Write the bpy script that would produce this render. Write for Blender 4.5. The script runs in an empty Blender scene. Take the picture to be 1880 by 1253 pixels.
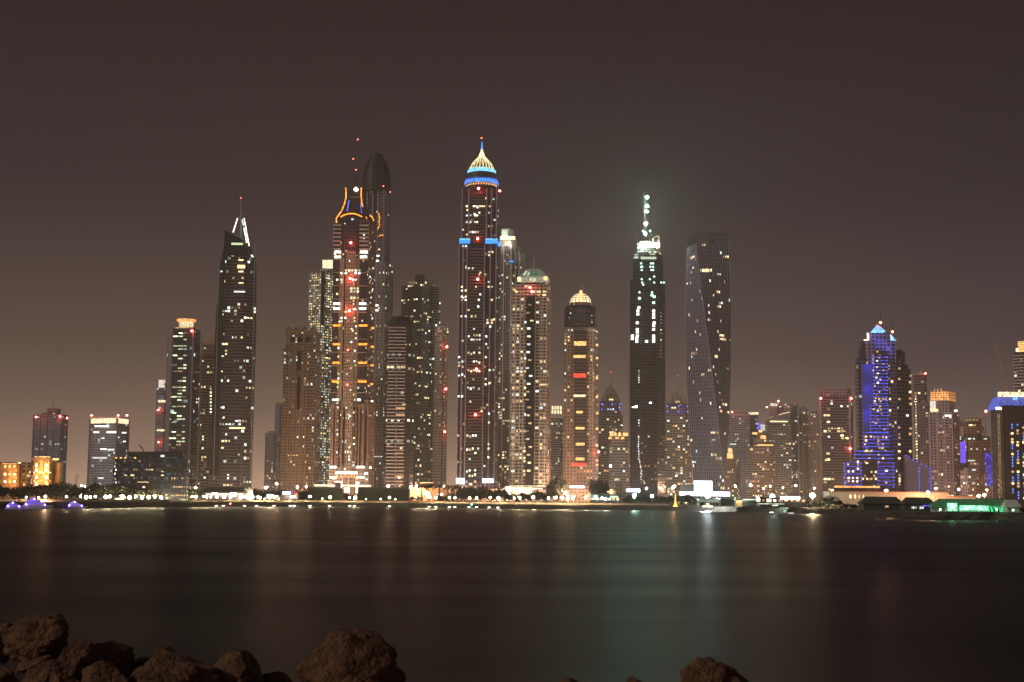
import bpy, bmesh, math, random
from mathutils import Vector, Matrix, noise
random.seed(7)
R = math.radians
F = 2611.0; HC = 916.0; H = 9.0; G = 4.3
PITCH = math.atan((HC-626.5)/F); ROLL = R(.5)
sc = bpy.context.scene
col = sc.collection
# ---------------------------------------------------------------- camera
cd = bpy.data.cameras.new('camera'); cam = bpy.data.objects.new('camera', cd); col.objects.link(cam)
cd.sensor_width = 36; cd.lens = 36*F/1880; cd.clip_start = .5; cd.clip_end = 60000
CM = Matrix.Translation((0, 0, H)) @ Matrix.Rotation(math.pi/2+PITCH, 4, 'X') @ Matrix.Rotation(ROLL, 4, 'Z')
cam.matrix_world = CM
sc.camera = cam
CR = CM.to_3x3(); CI = CR.inverted()
def at(px, py, D):
    d = CR @ Vector(((px-940)/F, -(py-626.5)/F, -1))
    t = D/d.y
    return Vector((d.x*t, D, H+d.z*t))
def onz(px, py, z):
    d = CR @ Vector(((px-940)/F, -(py-626.5)/F, -1))
    t = (z-H)/d.z
    return Vector((d.x*t, d.y*t, z))
def proj(p):
    q = CI @ (Vector(p)-Vector((0, 0, H)))
    return 940+F*q.x/-q.z, 626.5-F*q.y/-q.z
# ---------------------------------------------------------------- materials
def newmat(name):
    m = bpy.data.materials.new(name); m.use_nodes = True
    nt = m.node_tree; nt.nodes['Principled BSDF'].inputs['Specular IOR Level'].default_value = .3; return m, nt, nt.nodes['Principled BSDF']
def N(nt, t, **k):
    n = nt.nodes.new(t)
    for a, b in k.items(): setattr(n, a, b)
    return n
def mth(nt, op, a, b=None, c=None):
    n = N(nt, 'ShaderNodeMath', operation=op)
    for i, v in enumerate((a, b, c)):
        if v is None: continue
        if isinstance(v, (int, float)): n.inputs[i].default_value = v
        else: nt.links.new(v, n.inputs[i])
    return n.outputs[0]
def c4(c): return (c[0], c[1], c[2], 1)
def plain(name, c, rough=.7, metal=0, var=.25, scale=.15, bump=0):
    m, nt, p = newmat(name)
    tc = N(nt, 'ShaderNodeTexCoord'); nz = N(nt, 'ShaderNodeTexNoise')
    nz.inputs['Scale'].default_value = scale; nz.inputs['Detail'].default_value = 6
    nt.links.new(tc.outputs['Object'], nz.inputs['Vector'])
    mx = N(nt, 'ShaderNodeMix', data_type='RGBA')
    mx.inputs['A'].default_value = c4([v*(1-var) for v in c]); mx.inputs['B'].default_value = c4([min(1, v*(1+var)) for v in c])
    nt.links.new(nz.outputs['Fac'], mx.inputs['Factor']); nt.links.new(mx.outputs['Result'], p.inputs['Base Color'])
    p.inputs['Roughness'].default_value = rough; p.inputs['Metallic'].default_value = metal
    if bump:
        b = N(nt, 'ShaderNodeBump'); b.inputs['Strength'].default_value = bump
        nt.links.new(nz.outputs['Fac'], b.inputs['Height']); nt.links.new(b.outputs['Normal'], p.inputs['Normal'])
    return m
def emi(name, c, s, sample=False, room=False):
    m, nt, p = newmat(name)
    p.inputs['Base Color'].default_value = c4([v*.3 for v in c]); p.inputs['Emission Color'].default_value = c4(c); p.inputs['Emission Strength'].default_value = s
    if room:   # every room has its own brightness, curtains and furniture
        oi = N(nt, 'ShaderNodeObjectInfo'); tc = N(nt, 'ShaderNodeTexCoord'); cb = N(nt, 'ShaderNodeVectorMath', operation='ADD'); nt.links.new(tc.outputs['Object'], cb.inputs[0])
        c3 = N(nt, 'ShaderNodeCombineXYZ'); nt.links.new(mth(nt, 'MULTIPLY', oi.outputs['Random'], 57), c3.inputs[1]); nt.links.new(c3.outputs[0], cb.inputs[1])
        nz = N(nt, 'ShaderNodeTexNoise'); nz.inputs['Scale'].default_value = 2.6; nz.inputs['Detail'].default_value = 2; nt.links.new(cb.outputs[0], nz.inputs['Vector'])
        mr = N(nt, 'ShaderNodeMapRange', interpolation_type='SMOOTHSTEP'); mr.inputs['From Min'].default_value = .36; mr.inputs['From Max'].default_value = .6; mr.inputs['To Min'].default_value = .12; nt.links.new(nz.outputs['Fac'], mr.inputs['Value'])
        rr = mth(nt, 'POWER', oi.outputs['Random'], 1.6)
        nt.links.new(mth(nt, 'MULTIPLY', mr.outputs[0], mth(nt, 'MULTIPLY_ADD', rr, s*2.6, s*.55)), p.inputs['Emission Strength'])
    elif s < 3.6 and k_uneven:   # flood lit panels are never evenly bright
        tc = N(nt, 'ShaderNodeTexCoord'); nz = N(nt, 'ShaderNodeTexNoise'); nz.inputs['Scale'].default_value = .45; nz.inputs['Detail'].default_value = 4; nz.inputs['Roughness'].default_value = .7; nt.links.new(tc.outputs['Object'], nz.inputs['Vector'])
        mr = N(nt, 'ShaderNodeMapRange'); mr.inputs['From Min'].default_value = .36; mr.inputs['From Max'].default_value = .62; mr.inputs['To Min'].default_value = s*.35; mr.inputs['To Max'].default_value = s*1.4; mr.clamp = False; nt.links.new(nz.outputs['Fac'], mr.inputs['Value'])
        nt.links.new(mth(nt, 'MAXIMUM', mr.outputs[0], s*.15), p.inputs['Emission Strength'])
    m.cycles.emission_sampling = 'AUTO' if sample else 'NONE'
    return m
k_uneven = True
def facade(name, wall, glass, wx=.6, wy=.55, p=.035, lit=(1, .72, .38), ls=1.7, gr=.18, stag=0):
    """window grid: u counts bays, v counts floors"""
    m, nt, pr = newmat(name); L = nt.links
    uv = N(nt, 'ShaderNodeUVMap'); sp = N(nt, 'ShaderNodeSeparateXYZ'); L.new(uv.outputs[0], sp.inputs[0])
    u, v = sp.outputs[0], sp.outputs[1]
    fu, fv = mth(nt, 'FRACT', u), mth(nt, 'FRACT', v)
    mu = mth(nt, 'LESS_THAN', mth(nt, 'ABSOLUTE', mth(nt, 'SUBTRACT', fu, .5)), wx/2)
    mv = mth(nt, 'LESS_THAN', mth(nt, 'ABSOLUTE', mth(nt, 'SUBTRACT', fv, .5)), wy/2)
    win = mth(nt, 'MULTIPLY', mu, mv)
    cb = N(nt, 'ShaderNodeCombineXYZ'); L.new(mth(nt, 'FLOOR', u), cb.inputs[0]); L.new(mth(nt, 'FLOOR', v), cb.inputs[1])
    oi = N(nt, 'ShaderNodeObjectInfo'); L.new(mth(nt, 'MULTIPLY', oi.outputs['Random'], 91), cb.inputs[2])
    wn = N(nt, 'ShaderNodeTexWhiteNoise', noise_dimensions='3D'); L.new(cb.outputs[0], wn.inputs['Vector'])
    r = wn.outputs['Value']
    tc = N(nt, 'ShaderNodeTexCoord'); nz = N(nt, 'ShaderNodeTexNoise'); nz.inputs['Scale'].default_value = .06; nz.inputs['Detail'].default_value = 5
    L.new(tc.outputs['Object'], nz.inputs['Vector'])
    a = N(nt, 'ShaderNodeMix', data_type='RGBA'); a.inputs['A'].default_value = c4([x*.78 for x in wall]); a.inputs['B'].default_value = c4([min(1, x*1.22) for x in wall])
    L.new(nz.outputs['Fac'], a.inputs['Factor'])
    g = N(nt, 'ShaderNodeMix', data_type='RGBA'); g.inputs['A'].default_value = c4([x*.5 for x in glass]); g.inputs['B'].default_value = c4([x*1.7 for x in glass])
    L.new(r, g.inputs['Factor'])
    b = N(nt, 'ShaderNodeMix', data_type='RGBA'); L.new(win, b.inputs['Factor']); L.new(a.outputs['Result'], b.inputs['A']); L.new(g.outputs['Result'], b.inputs['B'])
    L.new(b.outputs['Result'], pr.inputs['Base Color'])
    L.new(mth(nt, 'MULTIPLY_ADD', win, gr-.75, .75), pr.inputs['Roughness'])
    on = mth(nt, 'MULTIPLY', win, mth(nt, 'LESS_THAN', r, p*3.2))
    # each lit room has its own brightness
    sc2 = N(nt, 'ShaderNodeSeparateXYZ'); L.new(wn.outputs['Color'], sc2.inputs[0])
    ec = N(nt, 'ShaderNodeMix', data_type='RGBA'); ec.inputs['A'].default_value = c4(lit); ec.inputs['B'].default_value = (.75, .95, .85, 1); L.new(mth(nt, 'GREATER_THAN', sc2.outputs[1], .6), ec.inputs['Factor']); L.new(ec.outputs['Result'], pr.inputs['Emission Color'])
    L.new(mth(nt, 'MULTIPLY', on, mth(nt, 'MULTIPLY_ADD', mth(nt, 'POWER', sc2.outputs[2], 2.), ls*1.5, ls*.12)), pr.inputs['Emission Strength'])
    bp = N(nt, 'ShaderNodeBump'); bp.inputs['Strength'].default_value = .6; bp.inputs['Distance'].default_value = .4; bp.invert = True
    L.new(win, bp.inputs['Height']); L.new(bp.outputs['Normal'], pr.inputs['Normal'])
    m.cycles.emission_sampling = 'NONE'
    return m
M = {}
M['beige'] = plain('beige stone', (.36, .28, .2)); M['stone'] = plain('pale stone', (.42, .37, .31)); M['grey'] = plain('grey concrete', (.2, .2, .21))
M['brown'] = plain('brown render', (.24, .16, .12)); M['dark'] = plain('dark cladding', (.035, .033, .04), .4); M['slab'] = plain('balcony concrete', (.46, .41, .4))
M['darkslab'] = plain('dark balcony edge', (.13, .118, .125)); M['glass'] = plain('dark glass', (.01, .012, .02), .3); M['bglass'] = plain('blue glass', (.05, .07, .1), .15)
M['steel'] = plain('steel', (.22, .23, .32), .5, .3); M['black'] = plain('black metal', (.02, .02, .02), .5)
M['white'] = plain('white paint', (.7, .7, .68), .5); M['pink'] = plain('pink stone', (.4, .22, .16)); M['mauve'] = plain('mauve panel', (.3, .25, .32))
M['wood'] = plain('bark', (.06, .045, .03), .9); M['tent'] = plain('dark tent canvas', (.08, .1, .08), .8); M['sail'] = plain('white canvas', (.6, .62, .6), .8)
M['gtent'] = plain('green lit canvas', (.12, .4, .2), .8)
FM = {}
FM['beige'] = facade('beige facade', (.4, .3, .24), (.02, .02, .025), .5, .5, .02)
FM['beige2'] = facade('cream facade', (.4, .36, .31), (.02, .02, .022), .76, .5, .03)
FM['brown'] = facade('brown facade', (.25, .17, .13), (.03, .03, .035), .55, .55, .03)
FM['pink'] = facade('pink facade', (.4, .3, .25), (.02, .018, .022), .4, .45, .03)
FM['grey'] = facade('grey facade', (.3, .28, .28), (.02, .023, .03), .7, .55, .03)
FM['ggreen'] = facade('grey green facade', (.33, .34, .3), (.02, .025, .03), .7, .55, .018, (1, .8, .45))
FM['dark'] = facade('dark facade', (.03, .03, .036), (.015, .017, .025), .8, .7, .015, (.9, .9, .7))
FM['curtain'] = facade('curtain wall', (.07, .075, .09), (.025, .035, .055), .9, .82, .012, (.85, 1, .95))
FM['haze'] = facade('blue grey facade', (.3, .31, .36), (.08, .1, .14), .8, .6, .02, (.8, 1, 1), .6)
FM['mauve'] = facade('mauve facade', (.26, .21, .27), (.02, .016, .03), .55, .55, .03)
FM['plum'] = facade('dark plum facade', (.07, .052, .07), (.02, .015, .03), .65, .55, .012)
FM['cons'] = facade('bare concrete frame', (.05, .052, .058), (.01, .01, .013), .8, .75, .0)
FM['speck'] = facade('dark office facade', (.014, .016, .022), (.012, .015, .025), .7, .5, .12, (.45, .6, 1), .12)
FM['hotel'] = facade('dark hotel facade', (.05, .045, .04), (.015, .015, .02), .3, .5, 0)
FM['fin'] = facade('metal fin facade', (.11, .12, .18), (.016, .018, .026), .5, .72, .005, (1, .8, .55))
FM['ystrip'] = facade('lit strip facade', (.3, .26, .2), (.04, .04, .04), .7, .5, .25, (1, .82, .45), 1.0)
E = {}; LSOD, LSS = 3400, 5800
def e(k, n, c, s, smp=False): E[k] = emi(n, c, s, smp, k in ('warm', 'yel', 'wht', 'grn', 'dim', 'amb'))
e('warm', 'warm lit room', (1, .70, .36), 1.6); e('yel', 'yellow lit room', (1, .80, .40), 1.3); e('wht', 'white lit room', (.92, 1, .92), 1.6)
e('grn', 'greenish lit office', (.85, 1, .60), 1.5); e('dim', 'dim lit room', (1, .62, .36), .45); e('amb', 'amber lit room', (1, .5, .2), 1.2)
e('blu', 'blue window light', (.12, .16, 1), 1.3); e('neon', 'orange neon tube', (1, .33, .035), 2.3); e('bluneon', 'blue neon tube', (.1, .13, 1), 1.05, True)
e('cyan', 'cyan lit glazing', (.05, .33, 1), 1.5); e('bcyan', 'bright cyan glazing', (.2, .6, 1), 1.8); e('white', 'white flood panel', (1, 1, 1), 3.5); e('bar', 'white light bar', (1, .97, .82), 2.8)
e('gold', 'gold flood lit crown', (1, .58, .2), 1.6); e('cream', 'cream flood lit crown', (1, .84, .5), 1.5); e('red', 'red sign', (1, .06, .03), 2.2); e('ocrown', 'orange lit crown', (1, .42, .13), 1.5)
e('gwhite', 'green white flood', (.62, 1, .78), 5, True); e('dome', 'pale lit dome glass', (.75, .9, .7), .9); e('violet', 'violet lit screen', (.13, .07, .8), .35)
e('cwash', 'cream crown flood', (1, .95, .8), 700, True); e('beacon', 'red aviation beacon', (1, .06, .04), 95, True); e('sbeacon', 'small red beacon', (1, .1, .06), 14, True)
e('lamp', 'promenade lamp globe', (1, .82, .46), 420, True); e('glamp', 'greenish garden lamp', (.75, 1, .4), 22, True); e('sod', 'sodium street lamp head', (1, .5, .24), LSOD, True)
e('flood', 'white flood light', (.92, 1, 1), 1200, True); e('gflood', 'greenish flood light', (.6, 1, .75), 700, True); e('wflood', 'warm flood light', (1, .76, .46), 380, True); e('tflood', 'teal flood light', (.45, 1, .85), 220, True)
e('sodsm', 'small sodium lamp', (1, .58, .34), LSS, True); e('screen', 'white lit screen', (.86, .92, 1), 5, True); e('shop', 'lit shop window', (1, .85, .6), 2.2, True); e('bshop', 'cold lit awning', (.75, .85, 1), 4, True)
e('purp', 'purple boat light', (.2, .1, 1), 1.2, True); e('purplamp', 'violet flood', (.25, .12, 1), 90, True); e('greenlight', 'green tent light', (.3, 1, .45), 60, True); e('wline', 'white reflection glow', (1, .95, .85), 6)
e('fount', 'amber lit spray', (1, .5, .08), 2.5); e('palew', 'pale lit wall', (1, .9, .75), 1.0)
# ---------------------------------------------------------------- mesh builder
class MB:
    def __init__(s): s.v = []; s.f = []; s.uv = []; s.mi = []
    def face(s, pts, mi=0, uv=None):
        n = len(s.v); s.v += [tuple(p) for p in pts]; s.f.append(tuple(range(n, n+len(pts)))); s.mi.append(mi); s.uv.append(uv or [(0, 0)]*len(pts))
    def loft(s, A, za, Bp, zb, mi=0, bay=0, fl=1, cap=None, capb=False):
        n = len(A)
        for i in range(n):
            j = (i+1) % n
            L = (Vector(A[j])-Vector(A[i])).length; nb = max(1, round(L/bay)) if bay else 1
            s.face([(*A[i], za), (*A[j], za), (*Bp[j], zb), (*Bp[i], zb)], mi, [(0, za/fl), (nb, za/fl), (nb, zb/fl), (0, zb/fl)])
        if cap is not None: s.face([(*p, zb) for p in Bp], cap)
        if capb: s.face([(*p, za) for p in reversed(A)], cap or 0)
    def box(s, x0, x1, y0, y1, z0, z1, mi=0):
        P = [(x0, y0), (x1, y0), (x1, y1), (x0, y1)]; s.loft(P, z0, P, z1, mi, cap=mi, capb=True)
    def ring(s, P, d, z0, z1, mi=0):
        O = offset(P, d); n = len(P)
        for i in range(n):
            j = (i+1) % n
            s.face([(*O[i], z0), (*O[j], z0), (*O[j], z1), (*O[i], z1)], mi)
            s.face([(*O[i], z1), (*O[j], z1), (*P[j], z1), (*P[i], z1)], mi)
            s.face([(*P[i], z0), (*P[j], z0), (*O[j], z0), (*O[i], z0)], mi)
    def tube(s, pts, r, mi=0, n=5):
        pts = [Vector(p) for p in pts]; rs = r if isinstance(r, (list, tuple)) else [r]*len(pts); prev = None
        for i, p in enumerate(pts):
            d = (pts[min(i+1, len(pts)-1)]-pts[max(i-1, 0)]).normalized()
            a = Vector((0, 1, 0)) if abs(d.y) < .9 else Vector((1, 0, 0))
            a = (a-d*a.dot(d)).normalized(); b = d.cross(a)
            c = [p+(a*math.cos(t)+b*math.sin(t))*rs[i] for t in [2*math.pi*k/n for k in range(n)]]
            if prev:
                for k in range(n): s.face([prev[k], prev[(k+1) % n], c[(k+1) % n], c[k]], mi)
            else: s.face(c[::-1], mi)
            prev = c
        s.face(prev, mi)
    def lathe(s, prof, cx, cy, n=20, mi=0, bay=0, fl=1):
        for (r0, z0), (r1, z1) in zip(prof, prof[1:]):
            s.loft(circ(cx, cy, r0, n), z0, circ(cx, cy, r1, n), z1, mi, bay, fl)
        s.face([(*p, prof[-1][1]) for p in circ(cx, cy, max(prof[-1][0], .01), n)], mi)
    def build(s, name, mats, parent=None, smooth=False):
        me = bpy.data.meshes.new(name); me.from_pydata(s.v, [], s.f)
        if not isinstance(mats, (list, tuple)): mats = [mats]
        for m in mats: me.materials.append(m)
        me.polygons.foreach_set('material_index', s.mi)
        ul = me.uv_layers.new(name='UVMap'); k = 0
        flat = [c for f in s.uv for q in f for c in q]; ul.data.foreach_set('uv', flat)
        if smooth:
            bm = bmesh.new(); bm.from_mesh(me); bmesh.ops.remove_doubles(bm, verts=bm.verts, dist=1e-4); bm.to_mesh(me); bm.free()
            me.polygons.foreach_set('use_smooth', [True]*len(me.polygons))
        me.update()
        o = bpy.data.objects.new(name, me); col.objects.link(o)
        if parent: o.parent = parent
        return o
def circ(cx, cy, r, n, ry=None): return [(cx+r*math.cos(2*math.pi*k/n-math.pi/2), cy+(ry or r)*math.sin(2*math.pi*k/n-math.pi/2)) for k in range(n)]
def offset(P, d):
    n = len(P); out = []
    for i in range(n):
        a, b, c = Vector(P[i-1]), Vector(P[i]), Vector(P[(i+1) % n])
        e1 = (b-a).normalized(); e2 = (c-b).normalized(); n1 = Vector((e1.y, -e1.x)); n2 = Vector((e2.y, -e2.x))
        m = n1+n2; k = m.length_squared
        out.append(tuple(b+m*(2*d/k)) if k > 1e-6 else tuple(b+n1*d))
    return out
def tag(o, label=None, cat=None, group=None, kind=None):
    if label: o['label'] = label
    if cat: o['category'] = cat
    if group: o['group'] = group
    if kind: o['kind'] = kind
    return o
def struct(o): o['kind'] = 'structure'; return o
def empty(name, loc):
    o = bpy.data.objects.new(name, None); col.objects.link(o); o.location = loc; o.empty_display_size = 1; return o
_wm = {}
def winmesh(k):
    if k not in _wm:
        b = MB(); b.box(-.5, .5, -.2, .05, -.5, .5); o = b.build('lit_window', E[k]); _wm[k] = o.data; bpy.data.objects.remove(o)
    return _wm[k]
_bm = {}
def ball(k, r):
    if (k, r) not in _bm:
        bm = bmesh.new(); bmesh.ops.create_icosphere(bm, subdivisions=2, radius=r); me = bpy.data.meshes.new('globe'); bm.to_mesh(me); bm.free()
        me.materials.append(E[k]); _bm[(k, r)] = me
    return _bm[(k, r)]
class B:
    """one building: pixel columns of the photograph become metres at its own distance"""
    def __init__(s, name, label, D, px, py=800, cat='skyscraper', g=G, group=None):
        s.D = D; s.g = g; p = at(px, py, D); s.x = p.x
        s.o = empty(name, (p.x, D, g)); tag(s.o, label, cat, group); s.faces = []
    def X(s, px, py, y=0): return at(px, py, s.D+y).x-s.x
    def Z(s, py, px=None, y=0):
        return at(px if px is not None else proj((s.x, s.D, 100))[0], py, s.D+y).z-s.g
    def P(s, px, py, y=0): p = at(px, py, s.D+y); return (p.x-s.x, y, p.z-s.g)
    def fp(s, x0, xe, x1, py, yaw=20, y0=0, depth=None):
        X0, Xe, X1 = s.X(x0, py), s.X(xe, py), s.X(x1, py)
        if xe >= x1:
            d = depth or abs(X1-X0)*.8
            return [(X0, y0), (X1, y0), (X1, y0+d), (X0, y0+d)]
        if xe <= x0:
            d = depth or abs(X1-X0)*.8
            return [(X0, y0), (X1, y0), (X1, y0+d), (X0, y0+d)]
        t = math.tan(R(yaw)); E_ = Vector((Xe, y0)); ya, yq = y0+(Xe-X0)*t, y0+min((X1-Xe)/t, 45)
        X0, X1 = s.X(x0, py, ya), s.X(x1, py, yq); X0, X1 = min(X0, Xe-.5), max(X1, Xe+.8)
        A = Vector((X0, ya)); Q = Vector((X1, yq)); C = A+Q-E_
        return [tuple(E_), tuple(Q), tuple(C), tuple(A)]
    def vol(s, P, z0, z1, fm, fl=3.8, bay=4, cap='dark', name='wall', P2=None, mb=None, parent=None, reg=True):
        m = MB(); P2 = P2 or P; m.loft(P, z0, P2, z1, 0, bay, fl, cap=1)
        if reg:
            for i in range(len(P)):
                j = (i+1) % len(P); L = (Vector(P[j])-Vector(P[i])).length
                s.faces.append((P[i], P[j], P2[i], P2[j], z0, z1, max(1, round(L/bay)), fl))
        return m.build(name, [FM.get(fm) or M[fm], M[cap]], parent or s.o)
    def bands(s, P, z0, z1, step, h=.9, d=.6, mat='slab', name='balcony_slabs', P2=None, off=0):
        m = MB(); z = math.ceil(z0/step)*step+off
        while z+h <= z1:
            Q = P
            if P2: t = (z-z0)/(z1-z0); Q = [tuple(Vector(a).lerp(Vector(b), t)) for a, b in zip(P, P2)]
            m.ring(Q, d, z-h/2, z+h/2); z += step
        return m.build(name, M.get(mat) or E.get(mat), s.o) if m.f else None
    def each_band(s, P, z0, z1, step, h, d, mat, name):
        z = math.ceil(z0/step)*step
        while z+h <= z1:
            m = MB(); m.ring(P, d, z-h/2, z+h/2); m.build(name, M[mat], s.o); z += step
    def fins(s, P, z0, z1, bay, w=.8, d=.7, mat='slab', every=1, name='wall_piers', edges=None):
        m = MB(); n = len(P)
        for i in (edges if edges is not None else range(n)):
            a, b = Vector(P[i]), Vector(P[(i+1) % n]); L = (b-a).length
            if L < 1: continue
            nb = max(1, round(L/bay)); t = (b-a)/L; nn = Vector((t.y, -t.x))
            for k in range(0, nb+1, every):
                c = a+t*(L*k/nb); q = [c-t*w/2-nn*.1, c+t*w/2-nn*.1, c+t*w/2+nn*d, c-t*w/2+nn*d]; q = [tuple(x) for x in (q[3], q[2], q[1], q[0])]
                m.loft(q, z0, q, z1, 0, cap=0)
        return m.build(name, M[mat], s.o)
    def cells(s, rect=None, out=.0):
        res = []
        for (a, b, a2, b2, z0, z1, nb, fl) in s.faces:
            a, b, a2, b2 = Vector(a), Vector(b), Vector(a2), Vector(b2); t = b-a; L = t.length
            if L < 1: continue
            nn = Vector((t.y, -t.x)).normalized()
            mid = (a+b)/2
            view = Vector((s.x+mid.x, s.D+mid.y))
            if nn.dot(view) > -.12*view.length: continue
            for j in range(math.ceil(z0/fl+.02), math.floor(z1/fl)):
                z = (j+.5)*fl; tt = (z-z0)/(z1-z0)
                if tt > 1: continue
                pa, pb = a.lerp(a2, tt), b.lerp(b2, tt)
                for i in range(nb):
                    c = pa.lerp(pb, (i+.5)/nb)
                    px, py = proj((s.x+c.x, s.D+c.y, s.g+z))
                    if rect and not (rect[0] <= px <= rect[2] and rect[1] <= py <= rect[3]): continue
                    res.append((c, z, math.atan2(t.y, t.x), L/nb, fl, nn, id(a), i, j))
        return res
    def lit(s, n, rect=None, ks=('warm', 'yel', 'wht'), w=.62, h=.5, out=.15, run=.4):
        cs = s.cells(rect); random.shuffle(cs); used = set(); k = 0
        key = {(round(c[5].x, 2), round(c[0].y, 1), c[8], round(c[0].x, 1)): c for c in cs}
        for c in cs:
            if k >= n: break
            q = c; km = random.choice(ks)
            while k < n:
                idk = (round(q[0].x, 1), round(q[0].y, 1), q[8])
                if idk in used: break
                used.add(idk); s.win(q, km, w, h, out); k += 1
                if random.random() > run: break
                nxt = [d for d in cs if d[8] == q[8] and d[7] == q[7]+1 and d[5] == q[5] and (d[0]-q[0]).length < q[3]*1.3]
                if not nxt: break
                q = nxt[0]
    def win(s, q, km, w, h, out):
        o = bpy.data.objects.new('lit_window', winmesh(km)); col.objects.link(o); o.parent = s.o
        p = q[0]+q[5]*out
        o.location = (p.x, p.y, q[1]); o.rotation_euler = (0, 0, q[2]); o.scale = (q[3]*w*random.choice((.5, .8, .9, 1, 1.15)), 1, q[4]*h*random.uniform(.7, 1.15))
    def winpx(s, px, py, w, h, km='yel', y=-.5, name='lit_window'):
        """a lit window (w,h in photo pixels) set in the facade plane y"""
        k = s.D/F; o = bpy.data.objects.new(name, winmesh(km)); col.objects.link(o); o.parent = s.o
        o.location = s.P(px, py, y); o.scale = (w*k, 1, h*k); return o
    def bar(s, x0, y0, x1, y1, mat, name, y=-.6, th=1.0, parent=None):
        a, b = s.P(x0, y1, y), s.P(x1, y0, y); m = MB(); m.box(a[0], b[0], y-th, y+th*.3, a[2], b[2])
        return m.build(name, E.get(mat) or M[mat], parent or s.o)
    def beacon(s, px, py, k='beacon', r=1.3, y=-3):
        o = bpy.data.objects.new('beacon_light', ball(k, r)); col.objects.link(o); o.parent = s.o; o.location = s.P(px, py, y); return o
    def flood(s, px, py, y, kk='bwash'):
        m = MB(); m.box(-.4, .4, -.25, .2, -.3, .3, 0); m.face([(.38, .21, -.28), (-.38, .21, -.28), (-.38, .21, .28), (.38, .21, .28)], 1); m.tube([(0, .1, 0), (0, abs(y)*.8, -1)], .06, 0, 4)
        o = m.build('facade_or_added_flood', [M['black'], E[kk]], s.o); o.location = s.P(px, py, y); return o
    def mast(s, px, y0, y1, r=.6, mat='steel', name='mast', y=8, parent=None, r1=None):
        a, b = s.P(px, y1, y), s.P(px, y0, y); m = MB(); m.tube([a, (a[0], a[1], b[2])], [r, r1 or r*.5], n=6); return m.build(name, M.get(mat) or E[mat], parent or s.o)
    def tubepx(s, pts, r, mat, name, y=-1, parent=None):
        m = MB(); m.tube([s.P(px, py, y) for px, py in pts], r, n=6); return m.build(name, E.get(mat) or M[mat], parent or s.o)
def simple(name, label, D, x0, xe, x1, top, yaw=20, fm='beige', fl=3.8, bay=4, nl=20, ks=('warm', 'yel', 'dim'), band=None, roof=True, cap='dark', rect=None, **k):
    b = B(name, label, D, (x0+x1)/2, top+40, **k); P = b.fp(x0, xe, x1, top+10, yaw); z = b.Z(top)
    b.vol(P, 0, z, fm, fl, bay, cap)
    if band: b.bands(P, fl, z-1, fl, .9, .5, band)
    if roof:
        m = MB(); m.ring(P, .5, z-.8, z+1.2); m.build('parapet', M[band or 'grey'], b.o)
        c = [tuple(Vector(p).lerp((Vector(P[0])+Vector(P[2]))/2, .45)) for p in P]; m = MB(); m.loft(c, z, c, z+4.5, 0, cap=0); m.build('plant_room', M['grey'], b.o)
    b.lit(nl, rect, ks); return b, P, z
# ---------------------------------------------------------------- tunables
WR0, WR1 = .4, .5
WSP = .11
SKYB = 1.1
HAZE = 1.1e-4
EXPO = 0
SKYS = 1.0
SUNE = 1.0
SKYL = [(0, (.80, .49, .32)), (.012, (.66, .405, .265)), (.03, (.42, .265, .18)), (.063, (.215, .135, .092)), (.10, (.115, .073, .055)), (.158, (.062, .040, .035)), (.21, (.034, .022, .024)), (.33, (.021, .0125, .0125)), (.5, (.015, .0105, .011)), (1, (.015, .0105, .011))]
SKYR = [(0, (.46, .32, .27)), (.012, (.38, .265, .23)), (.03, (.25, .172, .152)), (.063, (.14, .097, .09)), (.10, (.07, .048, .05)), (.158, (.044, .029, .034)), (.21, (.026, .016, .023)), (.33, (.021, .012, .0135)), (.5, (.015, .0105, .012)), (1, (.015, .0105, .012))]
e('gpan', 'green white lit interior', (.35, 1, .6), 1.6); e('gpan2', 'green lit interior', (.12, 1, .35), .8); e('bluroof', 'blue lit roof', (.14, .2, 1), .55)
# ================================================================ THE SKYLINE, left to right
# --- far left pair
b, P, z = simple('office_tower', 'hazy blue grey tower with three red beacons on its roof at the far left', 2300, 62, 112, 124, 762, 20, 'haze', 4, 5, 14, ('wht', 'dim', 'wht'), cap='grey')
b.fins(P, 0, z, 12, 1.2, 1, 'grey'); m = MB()
b.vol(b.fp(84, 104, 104, 760, depth=14, y0=6), z, b.Z(750), 'grey', name='penthouse', reg=False); b.mast(98, 738, 751)
for x, y in ((66, 766), (110, 765), (123, 768)): b.beacon(x, y)
b = B('office_tower', 'grey tower ringed by bright white cornice lights, second high tower from the left', 2200, 200, 800)
P = b.fp(166, 215, 236, 775, 25); z = b.Z(766)
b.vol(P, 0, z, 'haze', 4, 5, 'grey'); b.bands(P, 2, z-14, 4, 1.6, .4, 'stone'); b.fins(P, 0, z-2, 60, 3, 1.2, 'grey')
m = MB(); m.ring(P, .9, b.Z(777), b.Z(768)); m.build('lit_cornice', E['cream'], b.o)
m = MB(); m.ring(P, 1.6, b.Z(767), b.Z(765)); m.build('parapet', M['white'], b.o)
for x, y in ((168, 763), (217, 763), (233, 763)): b.beacon(x, y)
for x0, x1, y in ((174, 200, 783), (172, 182, 794), (196, 214, 794), (224, 232, 795), (186, 192, 805), (184, 196, 825), (198, 210, 826), (170, 196, 841), (226, 231, 811), (180, 190, 878)): b.bar(x0, y-1.2, x1, y+1.2, 'wht', 'lit_floor', -.5 if x1 < 216 else 12)
b.lit(16, None, ('wht', 'grn'))
b, P, z = simple('office_tower', 'narrow blue grey tower with pink lit top, close left of the round crowned tower', 2100, 287, 302, 306, 706, 20, 'haze', 4, 4, 10, ('wht', 'yel'))
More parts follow.
